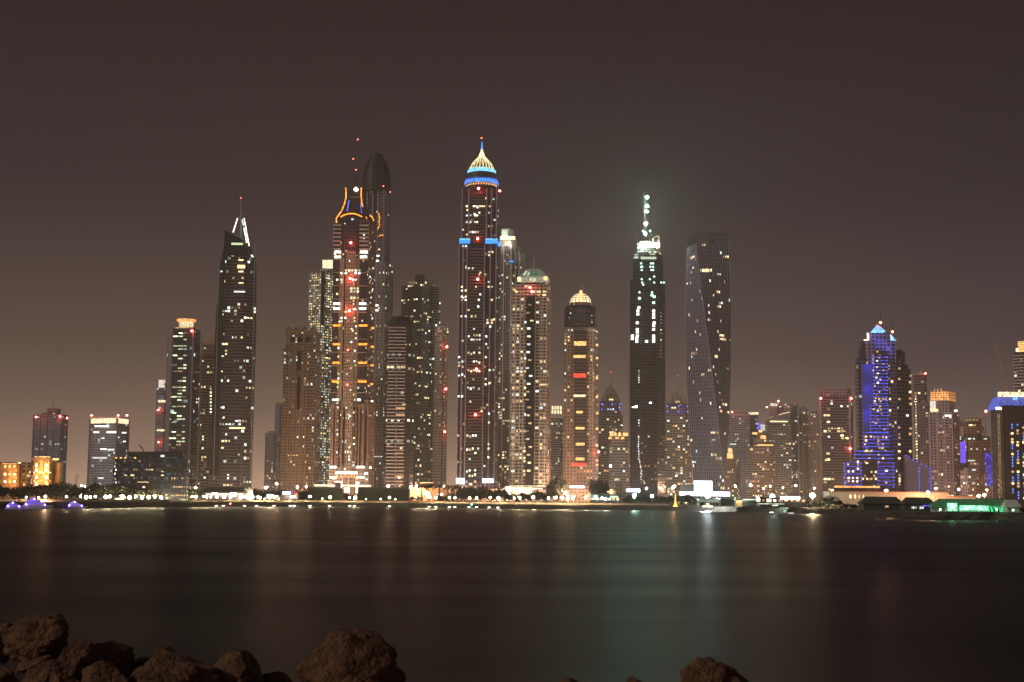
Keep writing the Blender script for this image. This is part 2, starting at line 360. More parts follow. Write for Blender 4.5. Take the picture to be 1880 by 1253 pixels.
b.bar(291, 698, 303, 712, 'palew', 'lit_crown', 1); b.bar(290, 735, 304, 739, 'cream', 'lit_floor'); b.bar(288, 789, 303, 792, 'cream', 'lit_floor')
for y in (753, 812): b.beacon(291, y, r=1)
# --- tower with the round lit crown
b = B('skyscraper', 'tower with round glowing white crown and rows of greenish lit offices', 1750, 335, 700)
P = b.fp(308, 357, 368, 620, 14); z = b.Z(602)
b.vol(P, 0, z, 'curtain', 4.1, 6, 'dark'); k = b.D/F
for a, c, mt in ((307.5, 310.5, 'mauve'), (344.5, 357, 'mauve')):
    b.bar(a, 604, c, 900, mt, 'wall_pier', -.2 if c < 320 else 1.5, 3)
b.bar(362, 628, 372, 900, 'mauve', 'side_wall', 6, 6)
m = MB(); x, y0, zz = b.P(340, 600, 14)
m.lathe([(19*k, b.Z(602)), (20.5*k, b.Z(600)), (20.5*k, b.Z(599)), (14*k, b.Z(598.5))], x, 20, 36, 0); m.build('crown_flange', M['stone'], b.o)
m = MB(); m.lathe([(13.5*k, b.Z(599)), (13.5*k, b.Z(587))], x, 20, 36, 0); cr = m.build('lit_crown', E['cream'], b.o)
m = MB(); m.lathe([(14*k, b.Z(588.5)), (17.5*k, b.Z(586.5)), (17.5*k, b.Z(583.5)), (10*k, b.Z(583))], x, 20, 36, 0); m.build('crown_ring', E['ocrown'], b.o)
m = MB(); m.lathe([(20.6*k, b.Z(601.5)), (20.6*k, b.Z(600.3))], x, 20, 36, 0); m.build('lower_ring', E['gold'], b.o)
m = MB()
for t in range(28): a = 2*math.pi*t/28; px_, py_ = x+13.7*k*math.cos(a), 20+13.7*k*math.sin(a); m.tube([(px_, py_, b.Z(599)), (px_, py_, b.Z(587))], .25, 0, 4)
m.build('crown_mullions', M['stone'], cr)
random.seed(11)
for j in range(46):
    y = 612+j*5.85
    if y > 880 or random.random() < .22: continue
    for i, (xa, xb) in enumerate(((311, 317), (318.5, 326.5), (328, 336), (337.5, 343))):
        if random.random() < (.55 if y < 780 else .4): b.winpx((xa+xb)/2-(y-612)*.02, y, xb-xa, 2.2, random.choice(('grn', 'grn', 'grn', 'dim')), -.3)
b.beacon(352, 608, r=1.2)
b.lit(8, (355, 640, 370, 890), ('wht', 'dim'), w=.3)
b, P, z = simple('apartment_tower', 'beige apartment tower with pinkish gabled top squeezed left of the dark spired tower', 1800, 364, 396, 400, 652, 15, 'brown', 3.7, 4, 16, ('warm', 'yel'), 'slab', roof=False)
Q = b.fp(372, 397, 397, 640, depth=14, y0=2); b.vol(Q, z, b.Z(634), 'pink', name='upper_storeys', cap='pink'); m = MB()
a, c = b.X(370, 634), b.X(399, 634); m.loft([(a, 0), (c, 0), (c, 18), (a, 18)], b.Z(634), [(a+(c-a)*.35, 6), (a+(c-a)*.7, 6), (a+(c-a)*.7, 12), (a+(c-a)*.35, 12)], b.Z(620), 0, cap=0); m.build('pitched_roof', M['pink'], b.o)
# --- tall dark tower with the spire
b = B('skyscraper', 'tall dark tapering tower with slanted roof and lit tripod spire', 1650, 436, 600); yt = 445
def sail(y0, y1, xl0, xm0, xr0, xl1, xm1, xr1, fm, nm, d=20, bay=4, band=None, bh=1.0):
    A = [(b.X(xl0, y0), 3), (b.X(xm0, y0), 0), (b.X(xr0, y0, 9), 9), (b.X(xr0, y0, d), d), (b.X(xl0, y0), d)]
    C = [(b.X(xl1, y1), 3), (b.X(xm1, y1), 0), (b.X(xr1, y1, 9), 9), (b.X(xr1, y1, d), d), (b.X(xl1, y1), d)]
    z0, z1 = max(0, b.Z(y0)), b.Z(y1); b.vol(A, z0, z1, fm, 3.9, bay, name=nm, P2=C)
    if band: b.bands(A, z0, z1, 3.9, bh, .8, band, P2=C)
sail(905, 600, 382, 440, 461, 397, 447, 470, 'dark', 'lower_wall', band='darkslab')
sail(600, 478, 397, 447, 470, 404, 449, 470, 'dark', 'upper_wall', band='darkslab')
sail(478, 446, 405, 448, 469, 411, 448, 458, 'dark', 'shoulder', d=20, band='darkslab')
m = MB(); q0, q1, q2, q3 = b.X(383.5, 870), b.X(401, 870), b.X(397.5, 560), b.X(409, 560); m.loft([(q0, -.6), (q1, -.6), (q1, 4), (q0, 4)], b.Z(872), [(q2, -.6), (q3, -.6), (q3, 4), (q2, 4)], b.Z(560), 0, cap=0); m.build('dark_glass_flank', M['glass'], b.o)
b.bar(408, 462, 414, 560, 'glass', 'glass_strip', -1.4); 
m = MB(); a, c = b.X(413, 430), b.X(450, 450); z0 = b.Z(470)   # slanted roof wedge
zl, zr = b.Z(423), b.Z(444)
for (y_,) in ((0,),):
    f = [(a, -2, z0), (c, -2, z0), (c, -2, zr), (a, -2, zl)]; g = [(x, 20, z_) for x, y, z_ in f]
    m.face(f); m.face(g[::-1])
    for i in range(4): m.face([f[(i+1) % 4], f[i], g[i], g[(i+1) % 4]])
m.build('slanted_roof', M['glass'], b.o)
for x0, x1, y0, y1 in ((396, 410, 500, 880), (455, 462, 470, 880)):
    b.tubepx([(x0+6 if x0 < 400 else 468, y0-20), (x0 - 4 if x0 < 400 else 460, y1)], .5, 'steel', 'edge_rail', -1)
m = MB(); pts = [(397, 560), (392, 650), (390, 700), (396, 750), (392, 800), (388, 850)]
b.bar(425, 446.5, 446, 450, 'grn', 'lit_floor', -2.3)
m = MB()
sp = [(436.2, 401, 427.8, 427), (444.8, 404, 447, 414), (447.5, 418, 453, 446), (448, 401, 457.5, 452)]
for q in sp: b.tubepx([(q[0], q[1]), (q[2], q[3])], .55, 'bar', 'spire_leg_light', 4)
m.tube([b.P(442, 452, 8), b.P(442.5, 400, 8), b.P(442.5, 364, 8)], [1.6, 1.1, .35], n=8)
for q in sp[:1]+sp[3:]: m.tube([b.P(q[0], q[1]-2, 5), b.P(q[2], q[3]+14, 5)], .5)
m.tube([b.P(436, 402, 6), b.P(448, 402, 6)], .4); m.build('spire', M['steel'], b.o); b.beacon(442, 364, 'sbeacon', .5)
b.lit(26, (405, 470, 462, 640), ('warm', 'yel', 'wht', 'dim')); b.lit(44, (388, 640, 468, 900), ('warm', 'yel', 'wht', 'dim', 'dim'))
for y in (478, 499, 520): b.bar(438, y-1, 447, y+1, 'yel', 'lit_floor', -1.8)
b.bar(430, 535, 450, 537, 'wht', 'lit_floor', -2); b.bar(436, 487, 450, 493, 'yel', 'lit_lounge', -2)
for y in range(654, 690, 7): b.winpx(404+random.uniform(-10, 4), y, 9, 2.4, random.choice(('yel', 'grn', 'warm')), 1.5)
for y in range(715, 760, 6): b.winpx(387, y, 3, 3, 'grn', 3)
b.bar(421, 785, 450, 787.5, 'yel', 'lit_floor', -2)
b.bar(385, 898, 452, 900, 'bshop', 'podium_light_strip', -12)
# --- hazy pair
b, P, z = simple('office_tower', 'low hazy grey slab in the orange gap between two lit tower groups', 2600, 487, 503, 508, 796, 20, 'grey', 4, 5, 2, ('dim',), 'slab')
b, P, z = simple('office_tower', 'slim hazy tower rising just behind the low grey slab', 2650, 505, 514, 519, 744, 20, 'haze', 4, 5, 2, ('dim',))
# --- beige classical tower
b = B('apartment_tower', 'beige classical apartment tower with balconies and few lit windows, left of the orange neon tower', 1700, 556, 700)
P = b.fp(521, 580, 592, 650, 12); z = b.Z(641); b.vol(P, 0, z, 'pink', 3.7, 3.6, 'beige')
Q = b.fp(525, 574, 588, 620, 12, y0=2); z2 = b.Z(607); b.vol(Q, z, z2, 'pink', 3.7, 3.6, 'beige', 'upper_storeys'); m = MB(); m.ring(Q, 1.5, z2-2, z2+1.2); m.ring(P, 1.2, z-1, z+1.2); m.ring(P, 1, b.Z(840), b.Z(837)); m.ring(P, 1, b.Z(862), b.Z(860)); m.ring(P, .9, b.Z(682), b.Z(680)); m.ring(P, .9, b.Z(692), b.Z(690)); m.build('cornice', M['beige'], b.o)
for x in (530, 545, 560, 575): m = MB(); q = b.P(x, 606, 8); m.lathe([(3.4, z2), (3.4, z2+2.4), (2, z2+4.6), (.2, z2+5.4)], q[0], 8, 10); m.build('roof_turret', M['beige'], b.o)
b.bar(545.5, 646, 553.5, 680, 'glass', 'glass_strip', -1); b.bar(544.5, 692, 552, 752, 'glass', 'glass_strip', -1)
for xa, xb in ((521, 531), (567, 580)):
    C = b.fp(xa, xb, xb, 660, depth=2, y0=-2.2); b.bands(C, 8, z-2, 3.7, 1.1, .6, 'beige', 'balconies'); b.vol(C, 2, z-3, 'brown', 3.7, 3, name='balcony_bay', reg=False)
m = MB()
for xa in (533, 541, 556, 564):
    for q in range(3): pass
    a = b.P(xa, 650, 0); m.box(a[0]-.5, a[0]+.5, -.9, .1, 0, b.Z(650))
m.build('wall_piers', M['beige'], b.o)
b.lit(26, None, ('warm', 'yel', 'dim'), w=.42, h=.42)
for x in (537, 551, 565): m = MB(); q = b.P(x, 626, 0); m.lathe([(3, -1), (3, 1)], 0, 0, 12); o = m.build('round_window', M['glass'], b.o); o.rotation_euler = (R(90), 0, 0); o.location = (q[0], .2, b.Z(624))
# --- thin tower with white lit box
b = B('apartment_tower', 'slim pale tower with white lit roof box, half hidden behind the orange neon tower', 1950, 590, 600)
P = b.fp(568, 590, 613, 520, 40); z = b.Z(500); b.vol(P, 0, z, 'ystrip', 3.6, 4, 'grey'); b.fins(P, 0, z, 9, 1.2, .9, 'stone')
Q = b.fp(584, 600, 612, 490, 40, y0=6); b.vol(Q, z, b.Z(492), 'grey', name='penthouse', reg=False); b.bar(592, 478, 611, 493, 'cream', 'lit_roof_box', 2); b.mast(601, 465, 478, .4); b.mast(572, 493, 502, .4)
b.bar(589, 500, 597, 598, 'glass', 'glass_strip', -1.4)
b.lit(75, (580, 505, 612, 895), ('wht', 'yel', 'yel', 'warm'), w=.6, h=.5); b.lit(14, (566, 505, 582, 600), ('warm', 'yel'))
# --- dark domed tower behind the neon one
b = B('skyscraper', 'tall unlit tower with dark rounded dome, directly behind the orange neon tower', 1800, 690, 500)
P = b.fp(664, 704, 716, 400, 15); z = b.Z(350); b.vol(P, 0, z, 'plum', 3.8, 3.4, 'dark'); k = b.D/F
b.fins(P, 0, z, 8, 1.6, 1.1, 'mauve'); x = b.X(689, 330); m = MB()
Q = b.fp(690, 707, 721, 500, 25, y0=-3); b.vol(Q, 0, b.Z(480), 'grey', 3.8, 3.4, name='lower_wing'); b.fins(Q, 0, b.Z(480), 5, 1.2, .8, 'grey')
m.lathe([(27*k, z), (27*k, b.Z(345)), (26.5*k, b.Z(328)), (25*k, b.Z(318)), (23*k, b.Z(308)), (20.5*k, b.Z(303)), (18.5*k, b.Z(296)), (17*k, b.Z(290)), (12.5*k, b.Z(288)), (12*k, b.Z(281)), (9*k, b.Z(278)), (3, b.Z(277))], x, 26*k*.9, 28); dm = m.build('dome', M['black'], b.o); m = MB()
for t in range(14):
    a = 2*math.pi*t/14; pr = [(27.2, 350), (26.7, 328), (25.2, 318), (23.2, 308), (20.8, 303), (17.5, 290), (12.4, 287), (12, 281)]
    m.tube([(x+r_*k*math.cos(a), 26*k*.9+r_*k*math.sin(a), b.Z(y_)) for r_, y_ in pr], .5, 0, 4)
m.build('dome_ribs', M['black'], dm)
C = b.fp(697, 708, 708, 400, depth=2, y0=-2); b.bands(C, b.Z(470), b.Z(352), 3.8, 1.0, .5, 'mauve', 'balconies')
for x_, y_ in ((704, 342), (716, 353)): b.beacon(x_, y_, 'sbeacon', .7, -4)
b.tubepx([(695, 391), (697, 400), (695.5, 408), (697, 414), (693.5, 421)], .55, 'neon', 'neon_line', -5); b.tubepx([(695, 435), (699, 432), (704, 432.5)], .6, 'neon', 'neon_line', -5)
b.lit(22, (680, 480, 720, 880), ('wht', 'dim', 'grn'), w=.3, h=.4)
for (x_, y_) in ((694, 470), (693, 479), (692, 561), (692, 570)): b.winpx(x_, y_, 5, 3, 'bar', -8)
b.bar(684, 838, 702, 839.2, 'palew', 'lit_cornice', -6)
# --- orange neon tower
b = B('skyscraper', 'ornate tower outlined in orange neon with flared crown, logo light and mast', 1600, 650, 700); k = b.D/F
P = b.fp(613, 677, 689, 470, 10); z = b.Z(404); b.vol(P, b.Z(785), z, 'brown', 3.8, 3.4, 'dark', 'upper_wall')
P2 = b.fp(606, 674, 688, 800, 10, y0=-1); b.vol(P2, 0, b.Z(735), 'pink', 3.8, 3.4, 'beige', 'lower_wall')
sh = lambda y: -(y-470)*.0185
def cb(x0, y0, x1, y1, mt, nm, y=-.6, th=1.): return b.bar(x0+sh((y0+y1)/2), y0, x1+sh((y0+y1)/2), y1, mt, nm, y, th)
# corner bays with stacked balconies, centre bay
for xa, xb in ((613, 624), (661, 675)):
    C = b.fp(xa, xb, xb, 470, depth=3, y0=-3.4); b.vol(C, b.Z(740), b.Z(410), 'plum', 3.8, 3.2, name='corner_bay', reg=False); b.each_band(C, b.Z(470), b.Z(408), 4.6, 1.8, .9, 'slab', 'balcony'); b.each_band(C, b.Z(740), b.Z(475), 15.2, 1.2, .8, 'beige', 'balcony')
C = b.fp(634, 652, 652, 560, depth=4, y0=-4.2); b.vol(C, b.Z(880), b.Z(462), 'pink', 3.8, 3.1, 'beige', 'centre_bay'); b.vol(b.fp(628, 658, 658, 440, depth=3, y0=-3), b.Z(470), z-1, 'plum', 3.8, 4, name='glass_bay', reg=False)
for x_ in (625.5, 629.5, 655, 659): cb(x_, 475, x_+1.4, 735, 'beige', 'wall_pier', -1.4)
for y_, hh in ((735, 2.5), (743, 1.5)):
    m = MB(); m.ring(P2, 2.2, b.Z(y_+hh), b.Z(y_)); m.build('cornice', M['beige'], b.o)
for x_ in (607, 617, 627.5, 659, 666.5, 675): b.tubepx([(x_+1.2, 745), (x_-1.2, 862)], .8, 'pink', 'wall_pier', -5)
for x_ in (613, 622.5, 631, 656, 661.5, 671): b.tubepx([(x_+1.2, 752), (x_-1.2, 858)], .85, 'glass', 'glass_strip', -5.2)
for y_ in (463, 472, 558, 567):   # white bar lights in pairs
    cb(614, y_-2, 626, y_+2, 'bar', 'balcony_light', -5.5); cb(661, y_-2, 674 if y_ > 470 else 675, y_+2, 'bar', 'balcony_light', -5.5)
for y_ in (598, 632.5, 666.5, 701):
    cb(614, y_-1.7, 627, y_+1.7, 'neon', 'balcony_neon', -5.5); cb(661.5, y_-1.7, 677, y_+1.7, 'neon', 'balcony_neon', -5.5); cb(684, y_+3, 689.5, y_+6.5, 'neon', 'balcony_neon', -1)
for y_ in (734.5,): cb(615, y_-1.8, 627, y_+1.8, 'bar', 'balcony_light', -5.5); cb(661, y_-2, 667, y_+2, 'bar', 'balcony_light', -5.5); cb(686, y_+1, 690, y_+4, 'bar', 'balcony_light', -2)
for y_ in (647, 700, 755): cb(626, y_, 660, y_+1, 'slab', 'string_course', -4.6)
# base
for (xa, xb, ya, yb) in ((605.5, 618, 856, 860), (654, 670, 856, 860), (616, 656, 866.5, 870.5), (605.5, 618, 875, 878.5), (655, 669, 875, 878.5), (678, 682, 857, 861), (669, 675, 868, 871.5)): b.bar(xa, ya, xb, yb, 'bar', 'base_light', -8)
b.vol(b.fp(604, 678, 680, 880, depth=20, y0=-7), 0, b.Z(866), 'pink', 3.8, 5, 'beige', 'podium', reg=False)
b.tubepx([(616, 882)]+[(636+20*math.cos(R(a)), 881-6*math.sin(R(a))) for a in range(165, 10, -15)]+[(657, 882)], .6, 'ocrown', 'entrance_arch', -8.4)
for x_ in (628.5, 639.5, 653): b.tubepx([(x_, 877), (x_, 890)], .3, 'palew', 'arch_mullion', -8.4)
b.bar(577, 891, 681, 893, 'shop', 'canopy_light', -30); b.bar(632, 895, 642, 905, 'shop', 'entrance_light', -30); b.bar(653, 885, 659, 906, 'shop', 'entrance_light', -30); b.bar(616, 886, 628, 903, 'dark', 'gate_block', -36, 6); b.bar(614.5, 884, 627.5, 886, 'white', 'gate_light', -36); b.bar(626, 886, 627.6, 899, 'white', 'gate_light', -43)
for x_ in (620, 626, 645, 651): b.bar(x_-1.2, 873, x_+1.2, 875.5, 'gold', 'lantern', -8)
# crown: flared concave roof
xc = b.X(650, 380); pr = [(35, 404), (34, 398), (27.5, 388), (22.5, 376), (19, 362), (17, 350), (17, 345)]
m = MB(); y_c = 33*k
def sq(r): return [(xc-r*k, y_c-r*k*.9), (xc+r*k, y_c-r*k*.9), (xc+r*k, y_c+r*k*.9), (xc-r*k, y_c+r*k*.9)]
for (r0, y0), (r1, y1) in zip(pr, pr[1:]): m.loft(sq(r0*.92), b.Z(y0), sq(r1*.92), b.Z(y1), 0)
m.face([(*p, b.Z(345)) for p in sq(17*.92)]); cw = m.build('crown_roof', M['plum'] if 'plum' in M else M['dark'], b.o)
m = MB(); m.tube([b.P(x_, y_, -3) for x_, y_ in ((634.5, 345), (635.5, 352), (635, 364), (632, 376), (627, 388), (617.5, 401), (617.8, 410))], .75, 0, 6); m.build('neon_tube', E['neon'], b.o)
m = MB(); m.tube([b.P(x_, y_, -3) for x_, y_ in ((663.3, 345), (663, 358), (664, 370), (666, 380))], .75, 0, 6); m.build('neon_tube', E['neon'], b.o)
m = MB(); m.tube([b.P(x_, y_, -6) for x_, y_ in ((625, 399), (632, 395), (641, 392.6), (650, 392.6), (658, 395), (665, 398.5))], .75, 0, 6); m.build('neon_tube', E['neon'], b.o)
b.tubepx([(672, 398), (673.5, 402)], .7, 'neon', 'neon_tube', -2); b.tubepx([(678.5, 396.5), (682, 397.5), (685, 402), (686, 406)], .6, 'neon', 'neon_tube', 2)
b.bar(640, 352, 660, 362, 'dark', 'crown_band', -4); b.bar(640, 361.5, 660, 363, 'mauve', 'crown_band', -5)
for x_, y_ in ((651.5, 348), (653.5, 346), (656, 348.5), (654, 350)): 
    m = MB(); q = b.P(x_, y_, -7); m.lathe([(.1, -1.6), (1.3, -1), (1.7, 0), (1.3, 1), (.1, 1.6)], 0, 0, 8); o = m.build('logo_light', E['bar'], b.o); o.location = q
m = MB(); m.tube([b.P(640.5, 368, -4.8), b.P(637.5, 388, -4.8)], .7); m.build('blue_edge_light', E['blu'], b.o); m = MB(); m.tube([b.P(661.5, 372, -4.8), b.P(664, 392, -2.8)], .5); m.build('blue_edge_light', E['blu'], b.o)
b.mast(652.5, 312, 350, 1.1, 'black', y=y_c); b.mast(656.5, 258, 340, .45, 'black', y=y_c, r1=.25); b.mast(648.5, 293, 345, .3, 'black', y=y_c)
for x_, y_ in ((656.8, 256.5), (648.5, 292), (653.8, 312)): b.beacon(x_, y_, 'sbeacon', .65, 8)
for y_ in (446, 511.5, 571): b.beacon(643.5+sh(y_), y_, 'beacon', 1.3, -9)
for y_ in (643, 706.5): b.beacon(642+sh(y_), y_, 'sbeacon', 1.0, -9)
b.winpx(647, 403, 4.5, 3.5, 'wht', -4.5); b.winpx(633, 411, 2, 2, 'wht', -4.5)
for y_, xs in ((497, (635, 641, 647, 653, 660)), (502, (627, 635, 653, 660)), (514, (619, 627, 648, 653)), (519, (628,)), (530, (645, 651, 657)), (535.5, (645, 651, 657)), (547, (645, 651, 657)), (568, (650, 652)), (573, (633, 636)), (584, (627, 634, 651)), (590, (627, 651))):
    for x_ in xs: b.winpx(x_, y_, 3.6, 3.2, random.choice(('wht', 'yel', 'grn')), -4.8)
random.seed(5)
b.lit(20, (612, 590, 662, 860), ('dim', 'yel', 'wht'), w=.7, h=.6, out=.3)
for i in range(34): b.winpx(random.choice((625.5, 626.5, 655.5, 657, 649))+sh(590+i*8)-1, 590+i*8+random.uniform(-2, 2), 2.8, 3, random.choice(('wht', 'wht', 'yel', 'grn')), -5)
for i in range(16): b.winpx(683+random.uniform(-3, 3)+sh(500), 490+random.uniform(0, 110), 1.6, 3, random.choice(('wht', 'dim')), 1)
# --- dark rounded tower with horizontal bands
b = B('skyscraper', 'dark rounded tower with stacked pale balcony bands and curved top', 1560, 733, 700); k = b.D/F
def dt(x0, x1, py, y0=0):
    a, c = b.X(x0, py), b.X(x1, py); h_ = (c-a)/2; return [(a, 12+y0), (a+h_*.25, 4+y0), (a+h_*.7, y0), (c-h_*.7, y0), (c-h_*.25, 4+y0), (c-1, 12+y0), (c-4, 30+y0), (a, 30+y0)]
P = dt(706, 762, 640); z = b.Z(597); b.vol(P, 0, z, 'dark', 3.8, 4, name='wall')
Q = dt(709, 760, 590, 1); b.vol(Q, z, b.Z(588), 'dark', name='top_floor', reg=False); Q2 = dt(716, 754, 580, 3); m = MB(); m.loft(Q, b.Z(588), Q2, b.Z(580), cap=0); m.build('curved_roof', M['glass'], b.o)
for xa, xb in ((714, 727), (729, 744)):
    C = b.fp(xa, xb, xb, 640, depth=2, y0=-2); b.bands(C, 4, b.Z(605), 3.75, .9, .7, 'slab', 'balcony_bands')
b.bar(712, 601, 745, 603, 'mauve', 'top_band', -2); b.tubepx([(728.3, 660), (726, 898)], .35, 'mauve', 'divider', -3.4)
for x_, w_ in ((713, 5), (720, 6), (731, 6), (738, 5), (743, 3)): b.winpx(x_, 674, w_, 3.2, 'cream' if x_ < 725 else 'yel', -3.5)
for y_, x0, x1, c_ in ((743, 738, 745, 'yel'), (750, 727, 744, 'dim'), (762, 727, 743, 'dim'), (833, 725, 740, 'dim'), (875, 725, 741, 'dim'), (877, 731, 735, 'wht')): b.bar(x0, y_-1.5, x1, y_+1.5, c_, 'lit_balcony', -3)
b.lit(5, None, ('dim', 'yel'))
# --- grey glass tower with sparse windows
b = B('apartment_tower', 'grey green tower with stepped flat top and many scattered lit windows', 1850, 772, 600)
P = b.fp(737, 775, 800, 540, 35); z = b.Z(520); b.vol(P, 0, z, 'ggreen', 3.7, 3.6, 'grey'); b.bands(P, 4, z, 3.7, .8, .5, 'darkslab')
Q = b.fp(762, 780, 799, 510, 40, y0=3); b.vol(Q, z, b.Z(503), 'ggreen', 3.7, 3.6, 'grey', 'upper_block'); Q = b.fp(795, 803, 809, 540, 35, y0=10); b.vol(Q, 0, b.Z(524), 'ggreen', 3.7, 3.6, 'grey', 'side_wing')
m = MB(); m.tube([b.P(764, 505, 5), b.P(779, 505, 5)], .5); m.build('roof_rail', M['steel'], b.o)
b.bar(750, 517, 764, 521, 'dim', 'lit_crown', -1)
b.lit(36, (738, 520, 810, 640), ('warm', 'yel', 'yel', 'grn')); b.lit(46, (760, 640, 810, 900), ('warm', 'yel', 'yel', 'dim', 'dim'))
# --- slender beige tower with red beacons on its edge
b, P, z = simple('apartment_tower', 'slender pale tower with three red beacons on its right edge', 1780, 799, 812, 823, 600, 30, 'pink', 3.6, 3.4, 10, ('dim', 'yel'), 'slab')
b.bar(811, 640, 813, 895, 'plum' if 'plum' in M else 'dark', 'recess', -1)
for y_, x_ in ((637, 820.5), (714.5, 818.5), (793, 816.5)): b.beacon(x_, y_)
b.lit(8, (798, 600, 812, 640), ('dim',))
e('dome2', 'gold lit dome glass', (.75, .6, .25), .45)
# --- tallest tower with blue rings and golden dome
b = B('skyscraper', 'tallest tower with golden ribbed dome and glowing blue rings near its top', 1650, 880, 600); k = b.D/F
P = b.fp(848, 911, 917, 380, 8); z = b.Z(345); b.vol(P, b.Z(446), z, 'plum', 3.7, 3.4, 'dark', 'upper_wall')
P2 = b.fp(843.5, 911, 918, 460, 8, y0=-1); b.vol(P2, 0, b.Z(446), 'plum', 3.7, 3.4, 'dark', 'lower_wall')
sh = lambda y: -(y-450)*.0135
for xa, xb, ya, yb in ((848, 860, 446, 347), (893, 911, 446, 347), (843.5, 858, 886, 450), (890, 911, 886, 450)):
    C = b.fp(xa, xb, xb, max(yb, 420), depth=2, y0=-2.4 if ya > 500 else -1.6); b.fins(C, max(0, b.Z(ya)), b.Z(yb), 5.6, 1.3, .9, 'mauve', edges=[0])
C = b.fp(861, 889, 889, 520, depth=2, y0=-2.2); b.bands(C, b.Z(880), b.Z(452), 3.7, 1.1, .6, 'darkslab', 'balconies'); C = b.fp(862, 892, 892, 400, depth=2, y0=-1.2); b.bands(C, b.Z(436), b.Z(350), 3.7, .8, .5, 'darkslab', 'balconies')
for x0, x1 in ((843.5, 863), (891, 914)):
    b.bar(x0, 440.2, x1, 447.5, 'cyan', 'blue_ring_segment', -3.4); b.bar(x0, 438.8, x1, 440.2, 'bcyan', 'blue_ring_edge', -3.8)
b.bar(914, 445, 919, 453, 'cyan', 'blue_ring_segment', 2); b.bar(863, 440, 891, 447, 'dark', 'ring_gap', -2.4)
x = b.X(883.5, 330); yc = 30*k
def lt(n, pr, mt, nm=28, par=None, lum=None):
    m = MB(); m.lathe([(r*k, b.Z(y)) for r, y in pr], x, yc, nm); return m.build(n, M.get(mt) or E[mt], par or b.o)
lt('top_storeys', [(30, 348), (30, 339), (28, 339), (28, 333)], 'dark'); lt('ring_soffit', [(27, 338), (29.5, 335.5), (31.5, 334)], 'mauve')
lt('blue_ring', [(31.6, 334), (32, 331.5), (31, 328), (29, 326.5)], 'cyan', 36); lt('drum', [(28.5, 325), (28, 314), (26.5, 313)], 'dark'); lt('blue_ring', [(26.8, 311), (27.2, 309), (26, 307), (24, 306)], 'bcyan', 36)
rg = MB()
for t in range(40):
    a = 2*math.pi*t/40; rg.tube([(x+32.8*k*math.cos(a), yc+32.8*k*math.sin(a), b.Z(333.5)), (x+30*k*math.cos(a), yc+30*k*math.sin(a), b.Z(324.5))], .35, 0, 4)
rg.build('ring_brackets', E['blu'], b.o)
dm = lt('dome', [(23, 306), (21.3, 301), (18, 295), (13, 289.5), (8.5, 285), (5, 281), (2.8, 276), (1.8, 270), (1.2, 266)], 'dome2')
rb = MB()
for t in range(22):
    a = 2*math.pi*t/22; rb.tube([(x+r*k*math.cos(a), yc+r*k*math.sin(a), b.Z(y)) for r, y in ((23.4, 306.5), (21.6, 301), (18.3, 294.8), (13.3, 289.2), (8.8, 284.6), (5.2, 280.5), (2.6, 273))], [.55, .5, .5, .5, .5, .6, .5], 0, 4)
rb.build('dome_ribs', E['cream'], dm); dw = MB()
for t in range(22):
    a = 2*math.pi*(t+.5)/22; q = lambda r, y, da: (x+r*k*math.cos(a+da), yc+r*k*math.sin(a+da), b.Z(y))
    dw.face([q(22.6, 303.5, -.07), q(22.6, 303.5, .07), q(20.6, 298.5, .06), q(20.6, 298.5, -.06)])
dw.build('dome_openings', M['dark'], dm)
lt('dome_collar', [(5.4, 281), (3.4, 275.5), (2.4, 270), (2, 267)], 'cream', 16); lt('spire', [(1.9, 268), (1.6, 262), (.9, 256), (.25, 252)], 'cyan', 10); b.beacon(884, 254, 'sbeacon', .7, yc)
for i in range(17):
    m = MB(); a = -math.pi/2+(i-8)*.17; q = (x+28.8*k*math.cos(a), yc+28.8*k*math.sin(a)); m.box(q[0]-.5, q[0]+.5, q[1]-.6, q[1]+.2, b.Z(338.2), b.Z(334.8)); m.build('lit_column', E['gold'], b.o)
for x_, y_ in ((878.5, 346.5), (877, 438.5), (877, 513), (875, 678), (873, 762)): b.beacon(x_, y_, 'beacon', 1.35, -6)
b.beacon(917.5, 351, 'beacon', 1.2, 3)
for y_, xs in ((366, (906,)), (379, (857, 870, 874, 877, 881, 885, 889, 899)), (386, (858,)), (391, (880, 898)), (396, (857, 864, 872, 876)), (408, (857, 864, 872, 876)), (426.5, (863.5, 868, 872.5, 877)), (431, (857,)), (452, (850, 855)), (463, (898, 904)), (469, (898,)), (493, (856, 868, 861)), (504.5, (880, 891)), (527, (848, 874, 897, 903)), (534, (848, 855)), (545, (848, 855)), (551, (848, 855, 879, 903)), (563, (878,)), (581, (847, 855, 866, 873)), (588, (895, 903)), (593, (895, 903))):
    for x_ in xs: b.winpx(x_, y_, 3.2, 3.3, random.choice(('wht', 'yel', 'warm', 'wht')), -4.2)
for y_ in range(600, 880, 8):
    for xs in ((846, 852), (863, 868, 873, 878, 883), (895, 902)):
        if random.random() < .42:
            for x_ in xs:
                if random.random() < .6: b.winpx(x_+sh(y_), y_+random.choice((0, 0, 2)), 3, 3.4, random.choice(('wht', 'yel', 'grn', 'wht')), -4.2)
b.bar(837.5, 878.5, 853, 887.5, 'screen', 'flood_sign', -8); b.bar(886, 879.5, 905.5, 886.5, 'screen', 'flood_sign', -8)
b.vol(b.fp(838, 913, 918, 890, 8, y0=-9), 0, b.Z(886), 'mauve', 3.8, 5, 'grey', 'podium', reg=False)
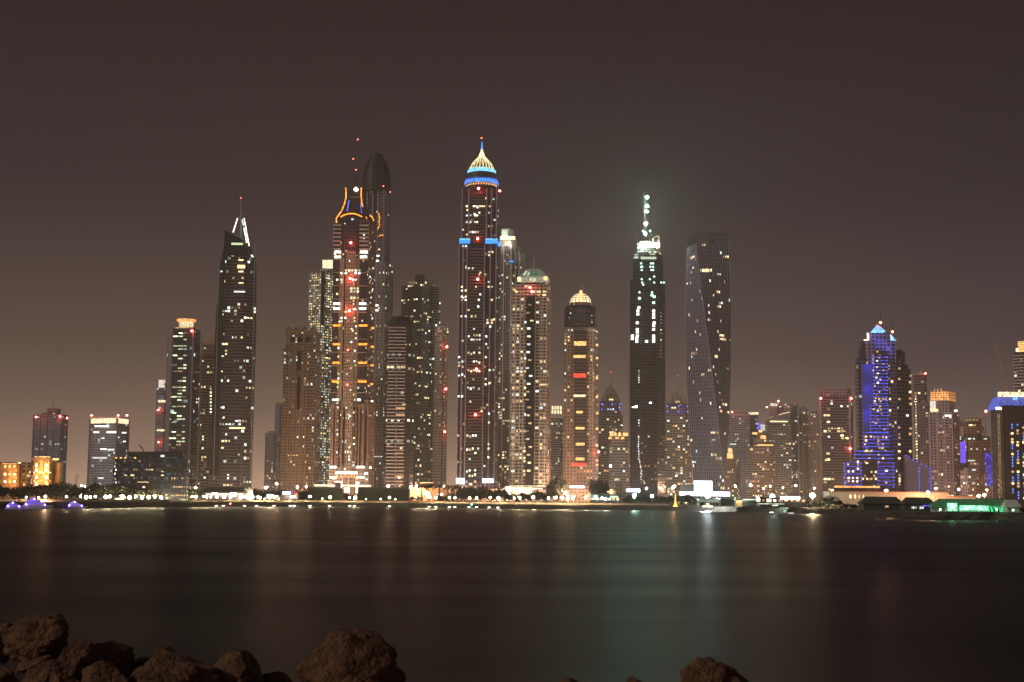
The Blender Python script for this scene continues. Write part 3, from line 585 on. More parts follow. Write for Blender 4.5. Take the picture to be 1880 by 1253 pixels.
# --- white crowned tower behind
b = B('apartment_tower', 'blue grey tower with floodlit white stepped crown, behind the tallest tower', 1850, 938, 600)
P = b.fp(912, 938, 951, 480, 25); z = b.Z(450); b.vol(P, 0, z, 'grey', 3.7, 3.6, 'grey'); b.bands(P, 3, z, 3.7, .8, .5, 'darkslab'); Q = b.fp(940, 953, 962, 480, 30, y0=6); b.vol(Q, 0, b.Z(462), 'grey', 3.7, 3.6, 'grey', 'side_wing'); b.fins(Q, 0, b.Z(462), 6, 1, .8, 'slab'); b.fins(P, 0, z, 9, 1.3, .9, 'slab')
Q = b.fp(916, 938, 949, 440, 25, y0=3); b.vol(Q, z, b.Z(438), 'stone', name='crown_base', cap='stone', reg=False); Q = b.fp(920, 934, 943, 430, 25, y0=6); cz = b.vol(Q, b.Z(438), b.Z(418), 'cream' if 0 else 'stone', name='crown_block', cap='stone', reg=False)
b.bar(918, 434.5, 946, 440, 'cream', 'crown_light', 0); b.bar(921, 422, 932, 435, 'dome', 'lit_crown_panel', 3)
[b.flood(x_, y_, -5, 'cwash') for x_, y_ in ((919, 447), (925, 447), (931, 447), (937, 447), (943, 447), (924, 436), (931, 436), (938, 436))]
b.bar(934, 479.5, 944, 481.5, 'cyan', 'blue_sign', -1); b.lit(34, (912, 452, 962, 740), ('warm', 'yel', 'dim', 'dim')); b.lit(46, (908, 740, 945, 895), ('warm', 'yel', 'yel', 'dim'))
e('ringglow', 'lit crown band', (.6, .68, .48), .42); e('roofglow', 'green lit glass roof', (.3, .52, .36), .22)
# --- green lit pyramid roof
b = B('skyscraper', 'tower with faceted green lit glass roof and spike beside the tallest tower', 1580, 975, 700); k = b.D/F
P = b.fp(940.5, 1005, 1011, 560, 8); z = b.Z(522); b.vol(P, 0, z, 'beige2', 3.7, 4.6, 'dark'); b.bands(P, 4, z-14, 3.7, .9, .9, 'slab', 'balconies')
Q = b.fp(950, 1000, 1004, 520, 8, y0=3); b.vol(Q, z, b.Z(517), 'dark', name='top_storey', reg=False); b.bar(964, 545, 982, 905, 'glass', 'glass_strip', -1.8)
for x_ in (946, 957, 963, 983, 995, 1004): b.tubepx([(x_, 545), (x_-5.5, 905)], .55, 'slab', 'wall_pier', -1.8)
x = b.X(980, 510); m = MB(); yc = 26*k; O = circ(x, yc, 29*k, 8); O2 = circ(x, yc, 32.5*k, 8); O3 = circ(x, yc, 30*k, 8); O4 = circ(x, yc, 13*k, 8)
O, O2, O3, O4 = [[(x+(p[0]-x)*math.cos(.39)-(p[1]-yc)*math.sin(.39), yc+(p[0]-x)*math.sin(.39)+(p[1]-yc)*math.cos(.39)) for p in q] for q in (O, O2, O3, O4)]
m.loft(O, b.Z(519), O2, b.Z(512), 0); m.loft(O2, b.Z(512), O3, b.Z(508), 0); m.build('crown_ring', E['ringglow'], b.o)
m = MB(); m.loft(O3, b.Z(508), O4, b.Z(492), 0, cap=0); rf = m.build('glass_roof', E['roofglow'], b.o); m = MB()
for i in range(8):
    for t in (0, .5):
        a = Vector(O3[i]).lerp(Vector(O3[(i+1) % 8]), t); c = Vector(O4[i]).lerp(Vector(O4[(i+1) % 8]), t); m.tube([(a.x, a.y, b.Z(507.6)), (c.x, c.y, b.Z(491.6))], .35, 0, 4)
m.build('roof_ribs', M['white'], rf)
for x0, x1, x2, x3 in ((959.5, 963.5, 965, 968.5), (967.5, 971, 971.5, 975)):
    m = MB(); m.face([b.P(x0, 505.5, -3), b.P(x1, 506, -3), b.P(x3, 497.5, 8), b.P(x2, 497.5, 8)]); m.face([b.P(x0, 505.5, -2), b.P(x2, 497.5, 9), b.P(x3, 497.5, 9), b.P(x1, 506, -2)]); m.build('lit_roof_pane', E['dome'], b.o)
b.bar(950, 509, 957, 517.5, 'cream', 'corner_flood', -5); b.bar(973, 511, 983, 517, 'dome', 'corner_flood', -5); b.bar(998, 508, 1005, 515, 'amb', 'corner_flood', -3); b.mast(980.5, 472, 497, 1.2, 'stone', y=yc, r1=.3, name='spike')
b.beacon(973, 528, 'beacon', 1.3, -4)
for x_ in (1006, 1010): b.tubepx([(x_, 520), (x_-1.5, 905)], .7, 'pink', 'lit_edge_pier', 2)
for x_, y_, w_, c_ in ((948, 536, 6, 'yel'), (957, 536, 6, 'dim'), (978, 536, 8, 'wht'), (989, 536, 7, 'warm'), (1000, 536, 7, 'yel'), (999, 542, 7, 'yel'), (989, 542, 5, 'dim')): b.winpx(x_, y_, w_, 3.4, c_, -1.5)
b.lit(66, (936, 550, 965, 900), ('warm', 'yel', 'wht', 'dim')); b.lit(34, (982, 550, 1006, 900), ('warm', 'yel', 'wht'))
for i in range(22): y_ = 560+i*14.5; b.winpx(random.uniform(968, 978)-(y_-560)*.016, y_, 6, 3, random.choice(('warm', 'yel', 'dim', 'wht')), -3.2)
b.bar(935, 892, 1000, 895.5, 'grn', 'podium_windows', -14)
# --- little tower with lit grid crown
b, P, z = simple('apartment_tower', 'short pale tower with glowing yellow grid crown, left of the white domed tower', 2200, 1008, 1028, 1036, 768, 20, 'beige2', 3.6, 3.6, 14, ('yel', 'warm', 'dim'), roof=False)
b.bar(1012, 746, 1032, 760, 'cream', 'lit_crown', 1); m = MB()
for x_ in (1012, 1017, 1022, 1027, 1032): m.tube([b.P(x_, 745, -.5), b.P(x_, 761, -.5)], .5, 0, 4)
m.tube([b.P(1012, 753, -.6), b.P(1032, 753, -.6)], .5, 0, 4); m.build('crown_grid', M['black'], b.o)
# --- white domed hotel tower
b = B('skyscraper', 'brown tower with white lit dome and a column of glowing orange and red bars', 1600, 1067, 700); k = b.D/F
P = b.fp(1035, 1089, 1098, 640, 12); z = b.Z(600); b.vol(P, 0, z, 'pink', 3.8, 3.7, 'brown', 'lower_wall'); x = b.X(1067, 570); yc = 27*k
m = MB(); m.lathe([(30*k, z), (30.5*k, b.Z(566)), (28*k, b.Z(561)), (23*k, b.Z(560))], x, yc, 24, 0, 4, 3.8); m.build('upper_wall', FM['curtain'], b.o)
m = MB(); m.lathe([(23*k, b.Z(561)), (23*k, b.Z(554)), (20*k, b.Z(554))], x, yc, 24, 0); m.build('drum', M['brown'], b.o)
m = MB(); m.lathe([(20.5*k*math.cos(R(a)), b.Z(554-19.5*math.sin(R(a)))) for a in range(0, 90, 11)], x, yc, 24, 0); dm = m.build('dome', E['cream'], b.o)
m = MB()
for t in range(18):
    a0 = 2*math.pi*t/18; m.tube([(x+21*k*math.cos(R(a))*math.cos(a0), yc+21*k*math.cos(R(a))*math.sin(a0), b.Z(554-20*math.sin(R(a)))) for a in range(0, 91, 15)], .28, 0, 4)
for a in (12, 26, 42, 60): m.tube([(x+21*k*math.cos(R(a))*math.cos(t*.35), yc+21*k*math.cos(R(a))*math.sin(t*.35), b.Z(554-20*math.sin(R(a)))) for t in range(19)], .28, 0, 4)
m.build('dome_lattice', M['brown'], dm); b.bar(1064, 534, 1069, 554, 'amb', 'dome_band', -.4)
for x_ in (1065.5, 1070.5): b.mast(x_, 520, 536, .5, 'stone', y=yc)
for i, x_ in enumerate((1046, 1054, 1060, 1066, 1076, 1085)): b.winpx(x_, 558.5, 2.6, 3.2, 'dim', 4, 'drum_lamp')
m = MB(); m.tube([b.P(1037, 555, 10), b.P(1043, 560, 10)], .5); m.build('roof_arm', M['stone'], b.o)
for y_ in (572, 596): m = MB(); m.ring(circ(x, yc, 30.6*k, 24), .4, b.Z(y_), b.Z(y_)+1); m.build('dark_band', M['darkslab'], b.o)
for i in range(26): b.winpx(random.uniform(1044, 1090), random.choice((567, 575.5, 579.5, 584, 588, 592)), random.uniform(1.2, 3), 2, random.choice(('wht', 'dim', 'dim', 'wht')), 2)
m = MB(); cx0, cx1 = b.X(1054, 700), b.X(1077, 700); m.box(cx0, cx1, -1.4, 1, b.Z(848), b.Z(606)); m.build('centre_strip', M['dark'], b.o)
C = [(cx0, -1.2), (cx1, -1.2), (cx1, 0), (cx0, 0)]; b.bands(C, b.Z(846), b.Z(610), 3.8, .8, .7, 'brown', 'balconies')
for y_, c_, x0, x1, h_ in ((632, 'gold', 1054, 1076, 4.5), (655.5, 'gold', 1053, 1075, 2.8), (690.5, 'red', 1053.5, 1075, 4), (727.5, 'cream', 1053, 1075, 2.4), (757.5, 'gold', 1058, 1070, 2.6), (787, 'gold', 1057, 1073, 2.4), (816.5, 'gold', 1057, 1073, 2.8), (843.5, 'gold', 1057, 1073, 3), (854, 'red', 1049, 1076, 2.6)):
    b.bar(x0, y_-h_, x1, y_+h_*.6, c_, 'light_bar', -3)
for y_ in (634, 658, 729, 759, 788, 818, 846): b.bar(1094, y_-2, 1098, y_+2, 'gold', 'side_light', 4)
b.bar(1094, 690, 1098, 697, 'gold', 'side_light', 4); b.beacon(1099, 830, 'beacon', 1.2, 6); b.beacon(1096, 854, 'sbeacon', 1.1, 4)
m = MB(); m.tube([b.P(1064+14*math.cos(R(a)), 884-19*math.sin(R(a)), -1) for a in range(0, 181, 15)], .9); m.build('entrance_arch', M['stone'], b.o)
b.lit(40, (1037, 565, 1100, 612), ('wht', 'dim'), w=.4, h=.35); b.lit(60, None, ('warm', 'dim', 'yel', 'amb'), w=.5); b.bar(1046, 892.5, 1073, 903, 'screen', 'lit_screen', -60)
# --- caged domes either side of the unfinished tower
def cage(name, label, D, x0, xe, x1, top, cx, cw, ctop, spy, nl, **k2):
    b = B(name, label, D, (x0+x1)/2, top+60); k = D/F; P = b.fp(x0, xe, x1, top+40, 25); z = b.Z(top+24)
    b.vol(P, 0, z, 'beige2', 3.6, 4, 'grey'); b.bands(P, 3, z, 3.6, .8, .7, 'beige'); Q = b.fp(x0+2, xe, x1-3, top+10, 25, y0=3); b.vol(Q, z, b.Z(top), 'mauve', 3.6, 4, 'grey', 'upper_storeys')
    x = b.X(cx, top-5); yc = 14; m = MB()
    for t in range(14):
        a = 2*math.pi*t/14; m.tube([(x+r*cw*k*math.cos(a), yc+r*cw*k*math.sin(a), b.Z(top+(ctop-top)*h_)) for r, h_ in ((1, 0), (.78, .35), (.5, .68), (.2, .93), (.02, 1.05))], .55, 0, 4)
    m.build('cage_dome', M['stone'], b.o); m = MB(); m.lathe([(cw*k, b.Z(top+1)), (cw*k, b.Z(top-1))], x, yc, 18); m.build('cage_ring', M['grey'], b.o); b.mast(cx, spy, ctop+4, .4, 'steel', y=yc)
    m = MB(); m.lathe([(cw*.5*k, b.Z(top)), (cw*.45*k, b.Z(top-12)), (.3, b.Z(top-18))], x, yc, 12); m.build('inner_dome', M['brown'], b.o); b.beacon(cx, spy, 'sbeacon', .4, yc)
    for dx in (-cw*.95, cw*.1, cw*.9): b.winpx(cx+dx, top+5, 2.6, 4, 'blu', -1.5, 'blue_light'); b.winpx(cx+dx, top+15, 2, 4, 'blu', -1.5, 'blue_light')
    b.winpx(cx, top-3, 8, 2.5, 'warm', -1.5); b.lit(nl, None, ('warm', 'yel', 'wht', 'amb')); return b
cage('apartment_tower', 'pale tower with ribbed cage dome just left of the unfinished tower', 2000, 1099, 1128, 1143, 737, 1122, 18, 708, 684, 26)
cage('apartment_tower', 'tan tower with ribbed cage dome between the unfinished and the twisted towers', 1950, 1220, 1258, 1270, 741, 1244, 20, 714, 690, 50)
b, P, z = simple('apartment_tower', 'lower pale tower with a row of golden crown lights below the caged dome', 1850, 1119, 1148, 1158, 815, 20, 'beige2', 3.6, 3.6, 12, ('warm', 'dim'), roof=False)
for x_ in (1122, 1129, 1137, 1146, 1151): b.bar(x_-2.5, 795, x_+2.8, 801, 'gold', 'crown_lantern', 1)
for x_ in (1120, 1133, 1143): b.bar(x_-3, 803, x_+3, 806.5, 'gold', 'crown_lantern', -1)
b.vol(b.fp(1121, 1147, 1155, 808, 20, y0=2), z, b.Z(796), 'beige', name='crown', reg=False)
# --- unfinished tower
b = B('skyscraper', 'unfinished dark concrete tower topped by brilliant green white work lights', 1700, 1188, 700, 'skyscraper'); k = b.D/F
P = b.fp(1162, 1205, 1217, 520, 20); z = b.Z(466); b.vol(P, b.Z(620), z, 'cons', 3.9, 4.4, 'grey', 'upper_frame'); P2 = b.fp(1156.5, 1206, 1221, 640, 18, y0=-2); b.vol(P2, 0, b.Z(512), 'cons', 3.9, 4.4, 'grey', 'lower_frame')
b.bands(P, b.Z(505), z, 3.9, .5, .8, 'dark', 'floor_slabs'); b.bands(P2, 4, b.Z(512), 3.9, .5, 1.1, 'dark', 'floor_slabs')
C = b.fp(1154.5, 1156.5, 1156.5, 640, depth=4, y0=4); m = MB()
for x_ in (1154.8, 1156.3): m.tube([b.P(x_, 515, 3), b.P(x_-1.5, 905, 3)], .3)
for y_ in range(515, 900, 8): m.tube([b.P(1154.8-(y_-515)*.004, y_, 3), b.P(1156.3-(y_-515)*.004, y_+8, 3)], .18, 0, 4)
m.build('hoist_mast', M['steel'], b.o)
Q = b.fp(1171, 1203, 1211, 455, 20, y0=4); b.vol(Q, z, b.Z(452), 'cons', 3.9, 4, 'grey', 'core_walls', reg=False); b.bands(Q, z, b.Z(438), 5, .6, 1.2, 'slab', 'formwork_decks')
Q = b.fp(1175, 1196, 1203, 445, 20, y0=7); b.vol(Q, b.Z(452), b.Z(440), 'cons', 3.9, 4, 'grey', 'core_top', reg=False)
m = MB()
for x_ in (1171, 1177, 1184, 1192, 1200, 1207, 1211): m.tube([b.P(x_, 465, 2), b.P(x_, random.uniform(436, 448), 2)], .3, 0, 4)
for y_ in (452, 446, 459): m.tube([b.P(1170, y_, 1.8), b.P(1211, y_, 1.8)], .25, 0, 4)
m.build('scaffold', M['stone'], b.o)
m = MB()   # lattice mast carrying the lamps
for dx in (-1.3, 1.3):
    for dy in (-1.3, 1.3): p, q = b.P(1184.5, 442, 12), b.P(1188.5, 357, 12); m.tube([(p[0]+dx, p[1]+dy, p[2]), (p[0]+dx, p[1]+dy, q[2])], .16, 0, 4)
zz = p[2]
while zz < q[2]-3:
    m.tube([(p[0]-1.3, p[1]-1.3, zz), (p[0]+1.3, p[1]-1.3, zz+3)], .09, 0, 4); m.tube([(p[0]+1.3, p[1]-1.3, zz), (p[0]-1.3, p[1]-1.3, zz+3)], .09, 0, 4); zz += 3
m.build('lattice_mast', M['black'], b.o); xm = p[0]
e('grn2', 'green white work light', (.6, 1, .8), 2.2)
def wl(px, py, kk, r, y=9):
    o = bpy.data.objects.new('work_lamp', ball(kk, r)); col.objects.link(o); o.parent = b.o; o.location = b.P(px, py, y); return o
e('w1', 'green work lamp', (.38, 1, .55), 1600, True); e('w2', 'white work lamp', (.85, 1, .8), 1400, True); e('w3', 'pinkish work lamp', (1, .86, .8), 1500, True); e('w4', 'cyan work lamp', (.4, 1, .78), 1200, True)
wl(1188.5, 362.5, 'w1', 1.3); wl(1188, 378.5, 'w1', 1.2); wl(1187, 388.5, 'w2', 1.3); wl(1186, 411, 'w3', 1.3); wl(1184.8, 429.5, 'w4', 1.3); wl(1185.5, 446.5, 'w2', 1.5, 1); wl(1204, 451, 'w2', 1., 1); wl(1175, 452, 'w4', .9, 1); wl(1194, 424, 'w4', .3); wl(1181, 425, 'w4', .3)
for x0, x1, y0, y1 in ((1174, 1211, 447.5, 453), (1176, 1195, 444, 446)): b.bar(x0, y0, x1, y1, 'gwhite', 'lit_deck', 1, 1)
for x_, y_, w_, h_ in ((1173, 454, 3.5, 4), (1178, 459, 4.5, 4.5), (1187, 460, 3, 3), (1193, 463, 5, 4), (1202, 463, 6, 4), (1199, 441, 3, 6), (1168, 468, 6, 2), (1168, 473, 8, 3.5), (1198, 467, 10, 1.6), (1212, 466, 3, 2)): b.winpx(x_, y_, w_, h_, 'greenlit' if 0 else 'dome', -1.8)
b.bar(1176, 472, 1205, 476, 'dome', 'lit_floor', -1.8, .5)
m = MB()
for x_, y0, y1 in ((1208.5, 433, 465), (1209.7, 433, 465)): m.tube([b.P(x_, y1, 6), b.P(x_, y0, 6)], .25, 0, 4)
m.tube([b.P(1196, 440, 6), b.P(1209, 433, 6), b.P(1212, 438, 6)], .25, 0, 4); m.build('crane_jib', M['pink'], b.o)
for y_, xs in ((484, (1177, 1195, 1199)), (490, (1177, 1179, 1194, 1199)), (496, (1178, 1196, 1199)), (508, (1201,)), (513, (1178, 1193)), (519, (1179, 1201, 1214, 1219)), (523, (1181,)), (537, (1174, 1197)), (542, (1197,)), (545, (1201,)), (548, (1174,)), (556, (1200,)), (565, (1173,)), (571, (1171, 1200)), (577, (1171, 1200)), (583, (1200,)), (593, (1170, 1201)), (598, (1200,)), (605, (1170, 1200)), (610, (1170,)), (617, (1161, 1170, 1200)), (622, (1161, 1169, 1200)), (627, (1169, 1187, 1200))):
    for x_ in xs: b.winpx(x_, y_, 5 if y_ > 540 else 3.2, 4.5 if y_ > 540 else 3, 'grn2' if y_ < 560 else 'bar', -4, 'work_light')
for i in range(14): b.winpx(1213.5, 575+i*6.2, 1.3, 2.2, random.choice(('dim', 'wht')), 4, 'work_light')
for i in range(9): b.winpx(1173, 681+i*4.2 if i < 6 else 742+i*5, 1.4, 2.2, 'wht', -4, 'work_light')
b.winpx(1163, 748, 6, 1.8, 'bar', -5, 'work_light'); b.winpx(1168, 747, 5, 4.5, 'bar', -5, 'work_light'); b.winpx(1194, 740, 5, 3, 'wht', -4, 'work_light')
for i in range(10): b.winpx(1172.5+random.uniform(-.6, .6), 802+i*4.5, 1.6, 2.6, 'wht', -4, 'work_light')
for i in range(26): b.winpx(1174+i*.35*random.uniform(.3, 1.2), 845+i*1.7, 1.5, 2, random.choice(('wht', 'dim')), -4, 'work_light')
b.lit(26, (1170, 800, 1222, 900), ('dim', 'dim', 'wht'), w=.5, h=.3)
m = MB()
for i in range(22): y_ = 540+i*15+random.uniform(-5, 5); q = b.P(1220.5-(y_-520)*.002, y_, 2); m.box(q[0], q[0]+random.uniform(1, 3), 0, 3, q[2], q[2]+.6)
m.build('edge_platforms', M['darkslab'], b.o)
# --- twisted tower
b = B('skyscraper', 'twisted tower turning a quarter from base to its open framed top', 1650, 1303, 700); k = b.D/F
zt = b.Z(447); zf = b.Z(428); m = MB(); n = 72; hw = 25*k; xc = b.X(1304.5, 620); yc = 30*k; fl = zt/n; prev = None; nb = 14
def tw(z):
    a = R(10+78*(1-z/zt)); A_, B_ = 31*k, 27.5*k; return [(xc+x_*math.cos(a)-y_*math.sin(a), yc+x_*math.sin(a)+y_*math.cos(a)) for x_, y_ in ((-A_, -B_), (A_, -B_), (A_, B_), (-A_, B_))]
# rounded-square footprint turning with height
for i in range(n):
    A, C = tw(i*fl), tw((i+1)*fl)
    for j in range(4):
        j2 = (j+1) % 4; m.face([(*A[j], i*fl), (*A[j2], i*fl), (*C[j2], (i+1)*fl), (*C[j], (i+1)*fl)], 0, [(0, i), (nb, i), (nb, i+1), (0, i+1)])
        b.faces.append((A[j], A[j2], C[j], C[j2], i*fl-.1, (i+1)*fl+.1, nb, fl))
m.face([(*p, zt) for p in tw(zt)], 1); m.build('twisted_wall', [FM['fin'], M['dark']], b.o)
m = MB()
for j in range(4):
    for t in range(nb+1):
        pts = []
        for i in range(0, n+1, 3):
            A = tw(i*fl); a, c = Vector(A[j]), Vector(A[(j+1) % 4]); nn = Vector(((c-a).y, -(c-a).x)).normalized(); p = a.lerp(c, t/nb)+nn*.35; pts.append((p.x, p.y, i*fl))
        m.tube(pts, .5 if t in (0, nb) else .34, 0, 4)
m.build('vertical_fins', M['steel'], b.o)
m = MB(); A = tw(zt); Zf = zf
for j in range(4):
    a, c = Vector(A[j]), Vector(A[(j+1) % 4])
    for t in range(0, nb+1): p = a.lerp(c, t/nb); m.tube([(p.x, p.y, zt), (p.x, p.y, Zf-random.choice((0, 0, 3, 5)))], .25, 0, 4)
    m.tube([(*a, Zf), (*c, Zf)], .5, 0, 4)
m.build('crown_frame', M['dark'], b.o); m = MB()
q = b.P(1306, 447, yc); m.box(q[0]-4, q[0]+4, yc-4, yc+4, zt, Zf-4); m.tube([(q[0]-16, yc, Zf+.5), (q[0]+22, yc, Zf+1.4)], .5, 0, 4); m.build('roof_equipment', M['dark'], b.o)
for x_ in (1285, 1291, 1296, 1301): b.winpx(x_, 497, 4, 5.5, 'warm', -3.2)
random.seed(21)
b.lit(90, None, ('warm', 'warm', 'yel', 'wht', 'dim'), w=.6, h=.6, out=.5, run=.55)
# --- hazy towers right of the twisted tower
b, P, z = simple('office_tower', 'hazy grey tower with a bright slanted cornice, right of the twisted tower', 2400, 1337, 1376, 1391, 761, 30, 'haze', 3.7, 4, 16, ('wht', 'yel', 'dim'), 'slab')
b.bar(1374, 757.5, 1392, 761.5, 'cream', 'lit_cornice', 2); b.bar(1340, 815, 1351, 817, 'wht', 'lit_floor'); b.beacon(1344, 757)
b, P, z = simple('apartment_tower', 'small tower topped by a stack of glowing golden lanterns', 2200, 1331, 1351, 1358, 842, 20, 'brown', 3.6, 3.6, 12, ('warm', 'yel'), roof=False)
for x0, x1, y0, y1 in ((1335, 1345, 833, 842), (1337, 1343.5, 824, 832)): b.bar(x0, y0, x1, y1, 'gold', 'golden_lantern', 0, 4)
b, P, z = simple('apartment_tower', 'terraced brown tower with golden edged steps', 2150, 1376, 1412, 1422, 818, 20, 'brown', 3.6, 3.8, 50, ('warm', 'yel', 'amb', 'dim'), 'slab', roof=False)
Q = b.fp(1383, 1408, 1418, 800, 20, y0=3); b.vol(Q, z, b.Z(803), 'brown', 3.6, 3.8, name='upper_terrace'); Q = b.fp(1390, 1403, 1410, 795, 20, y0=5); b.vol(Q, b.Z(803), b.Z(794), 'brown', 3.6, 3.8, name='top_terrace')
for x0, x1, y0, y1 in ((1391, 1420, 816.5, 818.5), (1396, 1406, 800, 806), (1381, 1390, 794, 798), (1393, 1399, 790, 794), (1377, 1382, 824, 827)): b.bar(x0, y0, x1, y1, 'gold', 'lit_terrace_edge', 1.5 if y0 < 810 else -1.2)
b, P, z = simple('office_tower', 'thin tower top glowing violet behind the terraced brown tower', 2500, 1388, 1396, 1404, 782, 20, 'grey', 4, 4, 2, ('dim',), roof=False)
b.bar(1388, 777, 1396, 791, 'purp', 'violet_crown', -1); b.bar(1396.5, 780, 1404, 791, 'dome', 'lit_crown', 2)
b = B('office_tower', 'wide hazy tower with sweeping lit curved roofline', 2300, 1435, 830); P = b.fp(1430, 1458, 1465, 760, 15, y0=12); b.vol(P, 0, b.Z(741), 'haze', 3.8, 4.4, 'grey', 'rear_slab'); b.beacon(1408, 748, r=1); b.beacon(1429, 737, r=1.4)
P = b.fp(1408, 1452, 1456, 790, 10); b.vol(P, 0, b.Z(778), 'grey', 3.8, 4.4, 'grey', 'front_wall'); b.bands(P, 3, b.Z(778), 3.8, .9, .5, 'slab')
m = MB(); Q = [b.P(x_, y_, 0) for x_, y_ in ((1408, 778), (1409, 772), (1414, 767), (1424, 763), (1436, 760), (1451, 757), (1452, 778))]
m.face([(q[0], 0, q[2]) for q in Q][::-1]); m.face([(q[0], 16, q[2]) for q in Q])
for i in range(len(Q)-1): a, c = Q[i], Q[i+1]; m.face([(a[0], 0, a[2]), (c[0], 0, c[2]), (c[0], 16, c[2]), (a[0], 16, a[2])])
m.build('curved_top', M['grey'], b.o); b.tubepx([(1429, 762), (1439, 759.5), (1450, 757)], .5, 'cream', 'roof_light_line'); b.tubepx([(1410, 770), (1416, 766), (1421, 764.5)], .4, 'dim', 'roof_light_line'); b.bar(1414, 773.5, 1446, 775, 'yel', 'lit_floor', -1)
b.bar(1414, 741, 1427, 746, 'dome', 'lit_crown', 9); b.vol(b.fp(1413, 1428, 1430, 745, 15, y0=12), 0, b.Z(741), 'haze', 3.8, 4.4, 'grey', 'left_slab', reg=False)
b.lit(58, None, ('warm', 'yel', 'wht', 'dim'))
b, P, z = simple('apartment_tower', 'peach tinted slab tower, left one of the plain pair beside the dark beaconed tower', 2350, 1466, 1480, 1483, 752, 15, 'pink', 3.7, 6, 2, ('dim',), roof=True, cap='beige')
b, P, z = simple('apartment_tower', 'banded peach tinted tower, right one of the plain pair beside the dark beaconed tower', 2320, 1483, 1503, 1507, 760, 15, 'pink', 3.7, 4, 4, ('dim',), 'beige')
# --- dark tower with two beacons
b = B('office_tower', 'dark square tower with blank pale top and red beacons at both corners', 1950, 1535, 800); P = b.fp(1506, 1560, 1564, 750, 10); z = b.Z(728); b.vol(P, 0, z, 'plum', 3.8, 4.2, 'dark'); b.bands(P, 3, z, 3.8, .7, .5, 'mauve'); b.fins(P, 0, z, 40, 3, 1, 'mauve')
Q = b.fp(1506, 1558, 1562, 720, 10, y0=2); b.vol(Q, z, b.Z(713), 'mauve', name='blank_top', cap='mauve', reg=False); b.beacon(1507, 732); b.beacon(1563, 732); b.beacon(1561, 824.5)
for x_, y_ in ((1515, 763), (1521, 763), (1521, 775), (1515, 792), (1523, 792), (1540, 792), (1547, 792), (1546, 800), (1547, 805), (1555, 805), (1520, 833), (1521, 844), (1517, 845), (1515, 880), (1522, 880), (1529, 880), (1515, 886)): b.winpx(x_, y_, 5.5, 3.6, 'yel', -1)
b.lit(12, None, ('dim', 'warm'))
# --- blue lit stepped hotel
b = B('skyscraper', 'stepped hotel tower washed in blue light with cyan pyramid tip', 1450, 1620, 800, 'skyscraper'); k = b.D/F
def blk(x0, x1, top, y0, d, fm='mauve', bot=930, nm='wall', cap='dark'):
    P = b.fp(x0, x1, x1, max(top, 620), depth=max(d*.4, min(d, 6)), y0=y0); b.vol(P, max(0, b.Z(bot)), b.Z(top), fm, 3.8, 4, cap, nm); return P
P = blk(1577, 1593, 655, 6, 30, 'plum', nm='left_block'); b.bands(P, 3, b.Z(660), 3.8, 1, .8, 'darkslab', 'balconies'); blk(1583, 1596, 636, 8, 26, 'plum', nm='left_step'); blk(1586, 1597, 624, 9, 24, 'plum', nm='left_step')
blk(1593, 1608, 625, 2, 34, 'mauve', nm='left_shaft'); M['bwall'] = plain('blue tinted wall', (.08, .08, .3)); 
P = blk(1601, 1636, 611, 3, 32, 'mauve', nm='core_shaft', cap='mauve'); blk(1636, 1646, 625, 3, 32, 'mauve', nm='right_shaft'); P = blk(1646, 1657, 655, 5, 30, 'plum', nm='right_block'); b.bands(P, 3, b.Z(660), 3.8, 1, .8, 'darkslab', 'balconies')
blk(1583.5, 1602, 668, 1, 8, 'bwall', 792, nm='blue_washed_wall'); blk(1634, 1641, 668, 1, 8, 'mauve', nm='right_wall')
P = blk(1646, 1663, 640, 12, 30, 'plum', nm='rear_step'); P = blk(1657, 1672, 668, 9, 30, 'plum', nm='right_step'); b.bands(P, 3, b.Z(670), 3.8, 1, .8, 'darkslab', 'balconies'); P = blk(1664, 1679, 675, 14, 30, 'plum', nm='far_step'); blk(1661, 1669, 640, 15, 24, 'mauve', nm='far_shaft')
for x0, x1, yb in ((1604, 1629, 930),): pass
P = blk(1604, 1630, 645, -1.5, 6, 'plum', 745, nm='centre_bay'); P = blk(1598, 1630, 742, -2.5, 8, 'plum', nm='centre_bay'); P = blk(1584, 1637, 795, -4, 10, 'plum', nm='stepped_base'); P = blk(1568, 1640, 828, -6, 12, 'plum', nm='stepped_base'); P = blk(1549, 1641, 850, -8, 14, 'plum', nm='stepped_base')
e('bwash', 'added blue wall wash', (.12, .14, 1), 700, True)
for x_, y_, yo in ((1599, 672, -7), (1597, 715, -7), (1594, 760, -7), (1612, 618, -6), (1634, 640, -4), (1620, 700, -9), (1614, 780, -11), (1600, 820, -14), (1566, 870, -17), (1628, 870, -17), (1640, 800, -12)): b.flood(x_, y_, yo)  # added fixtures, emitters turned to the wall, to brighten the blue hotel
def tier(x0, x1, ya, yb, st, yo, frac=1):
    y = ya
    while y < yb:
        s_ = -(y-700)*-.008
        b.bar(x0+s_, y-.33, x1+s_, y+.33, 'bluneon', 'blue_balcony_edge', yo, .5); y += st
tier(1607, 1628, 626, 640, 5.9, -2.2); tier(1604, 1629, 656, 742, 6.1, -2.6); tier(1598, 1630, 745, 795, 6.1, -3.6); tier(1582, 1631, 795, 826, 6.4, -5.2); tier(1567, 1640, 829, 848, 6.6, -7); tier(1550, 1581, 850, 897, 6.8, -9); tier(1612, 1641, 850, 897, 6.8, -9)
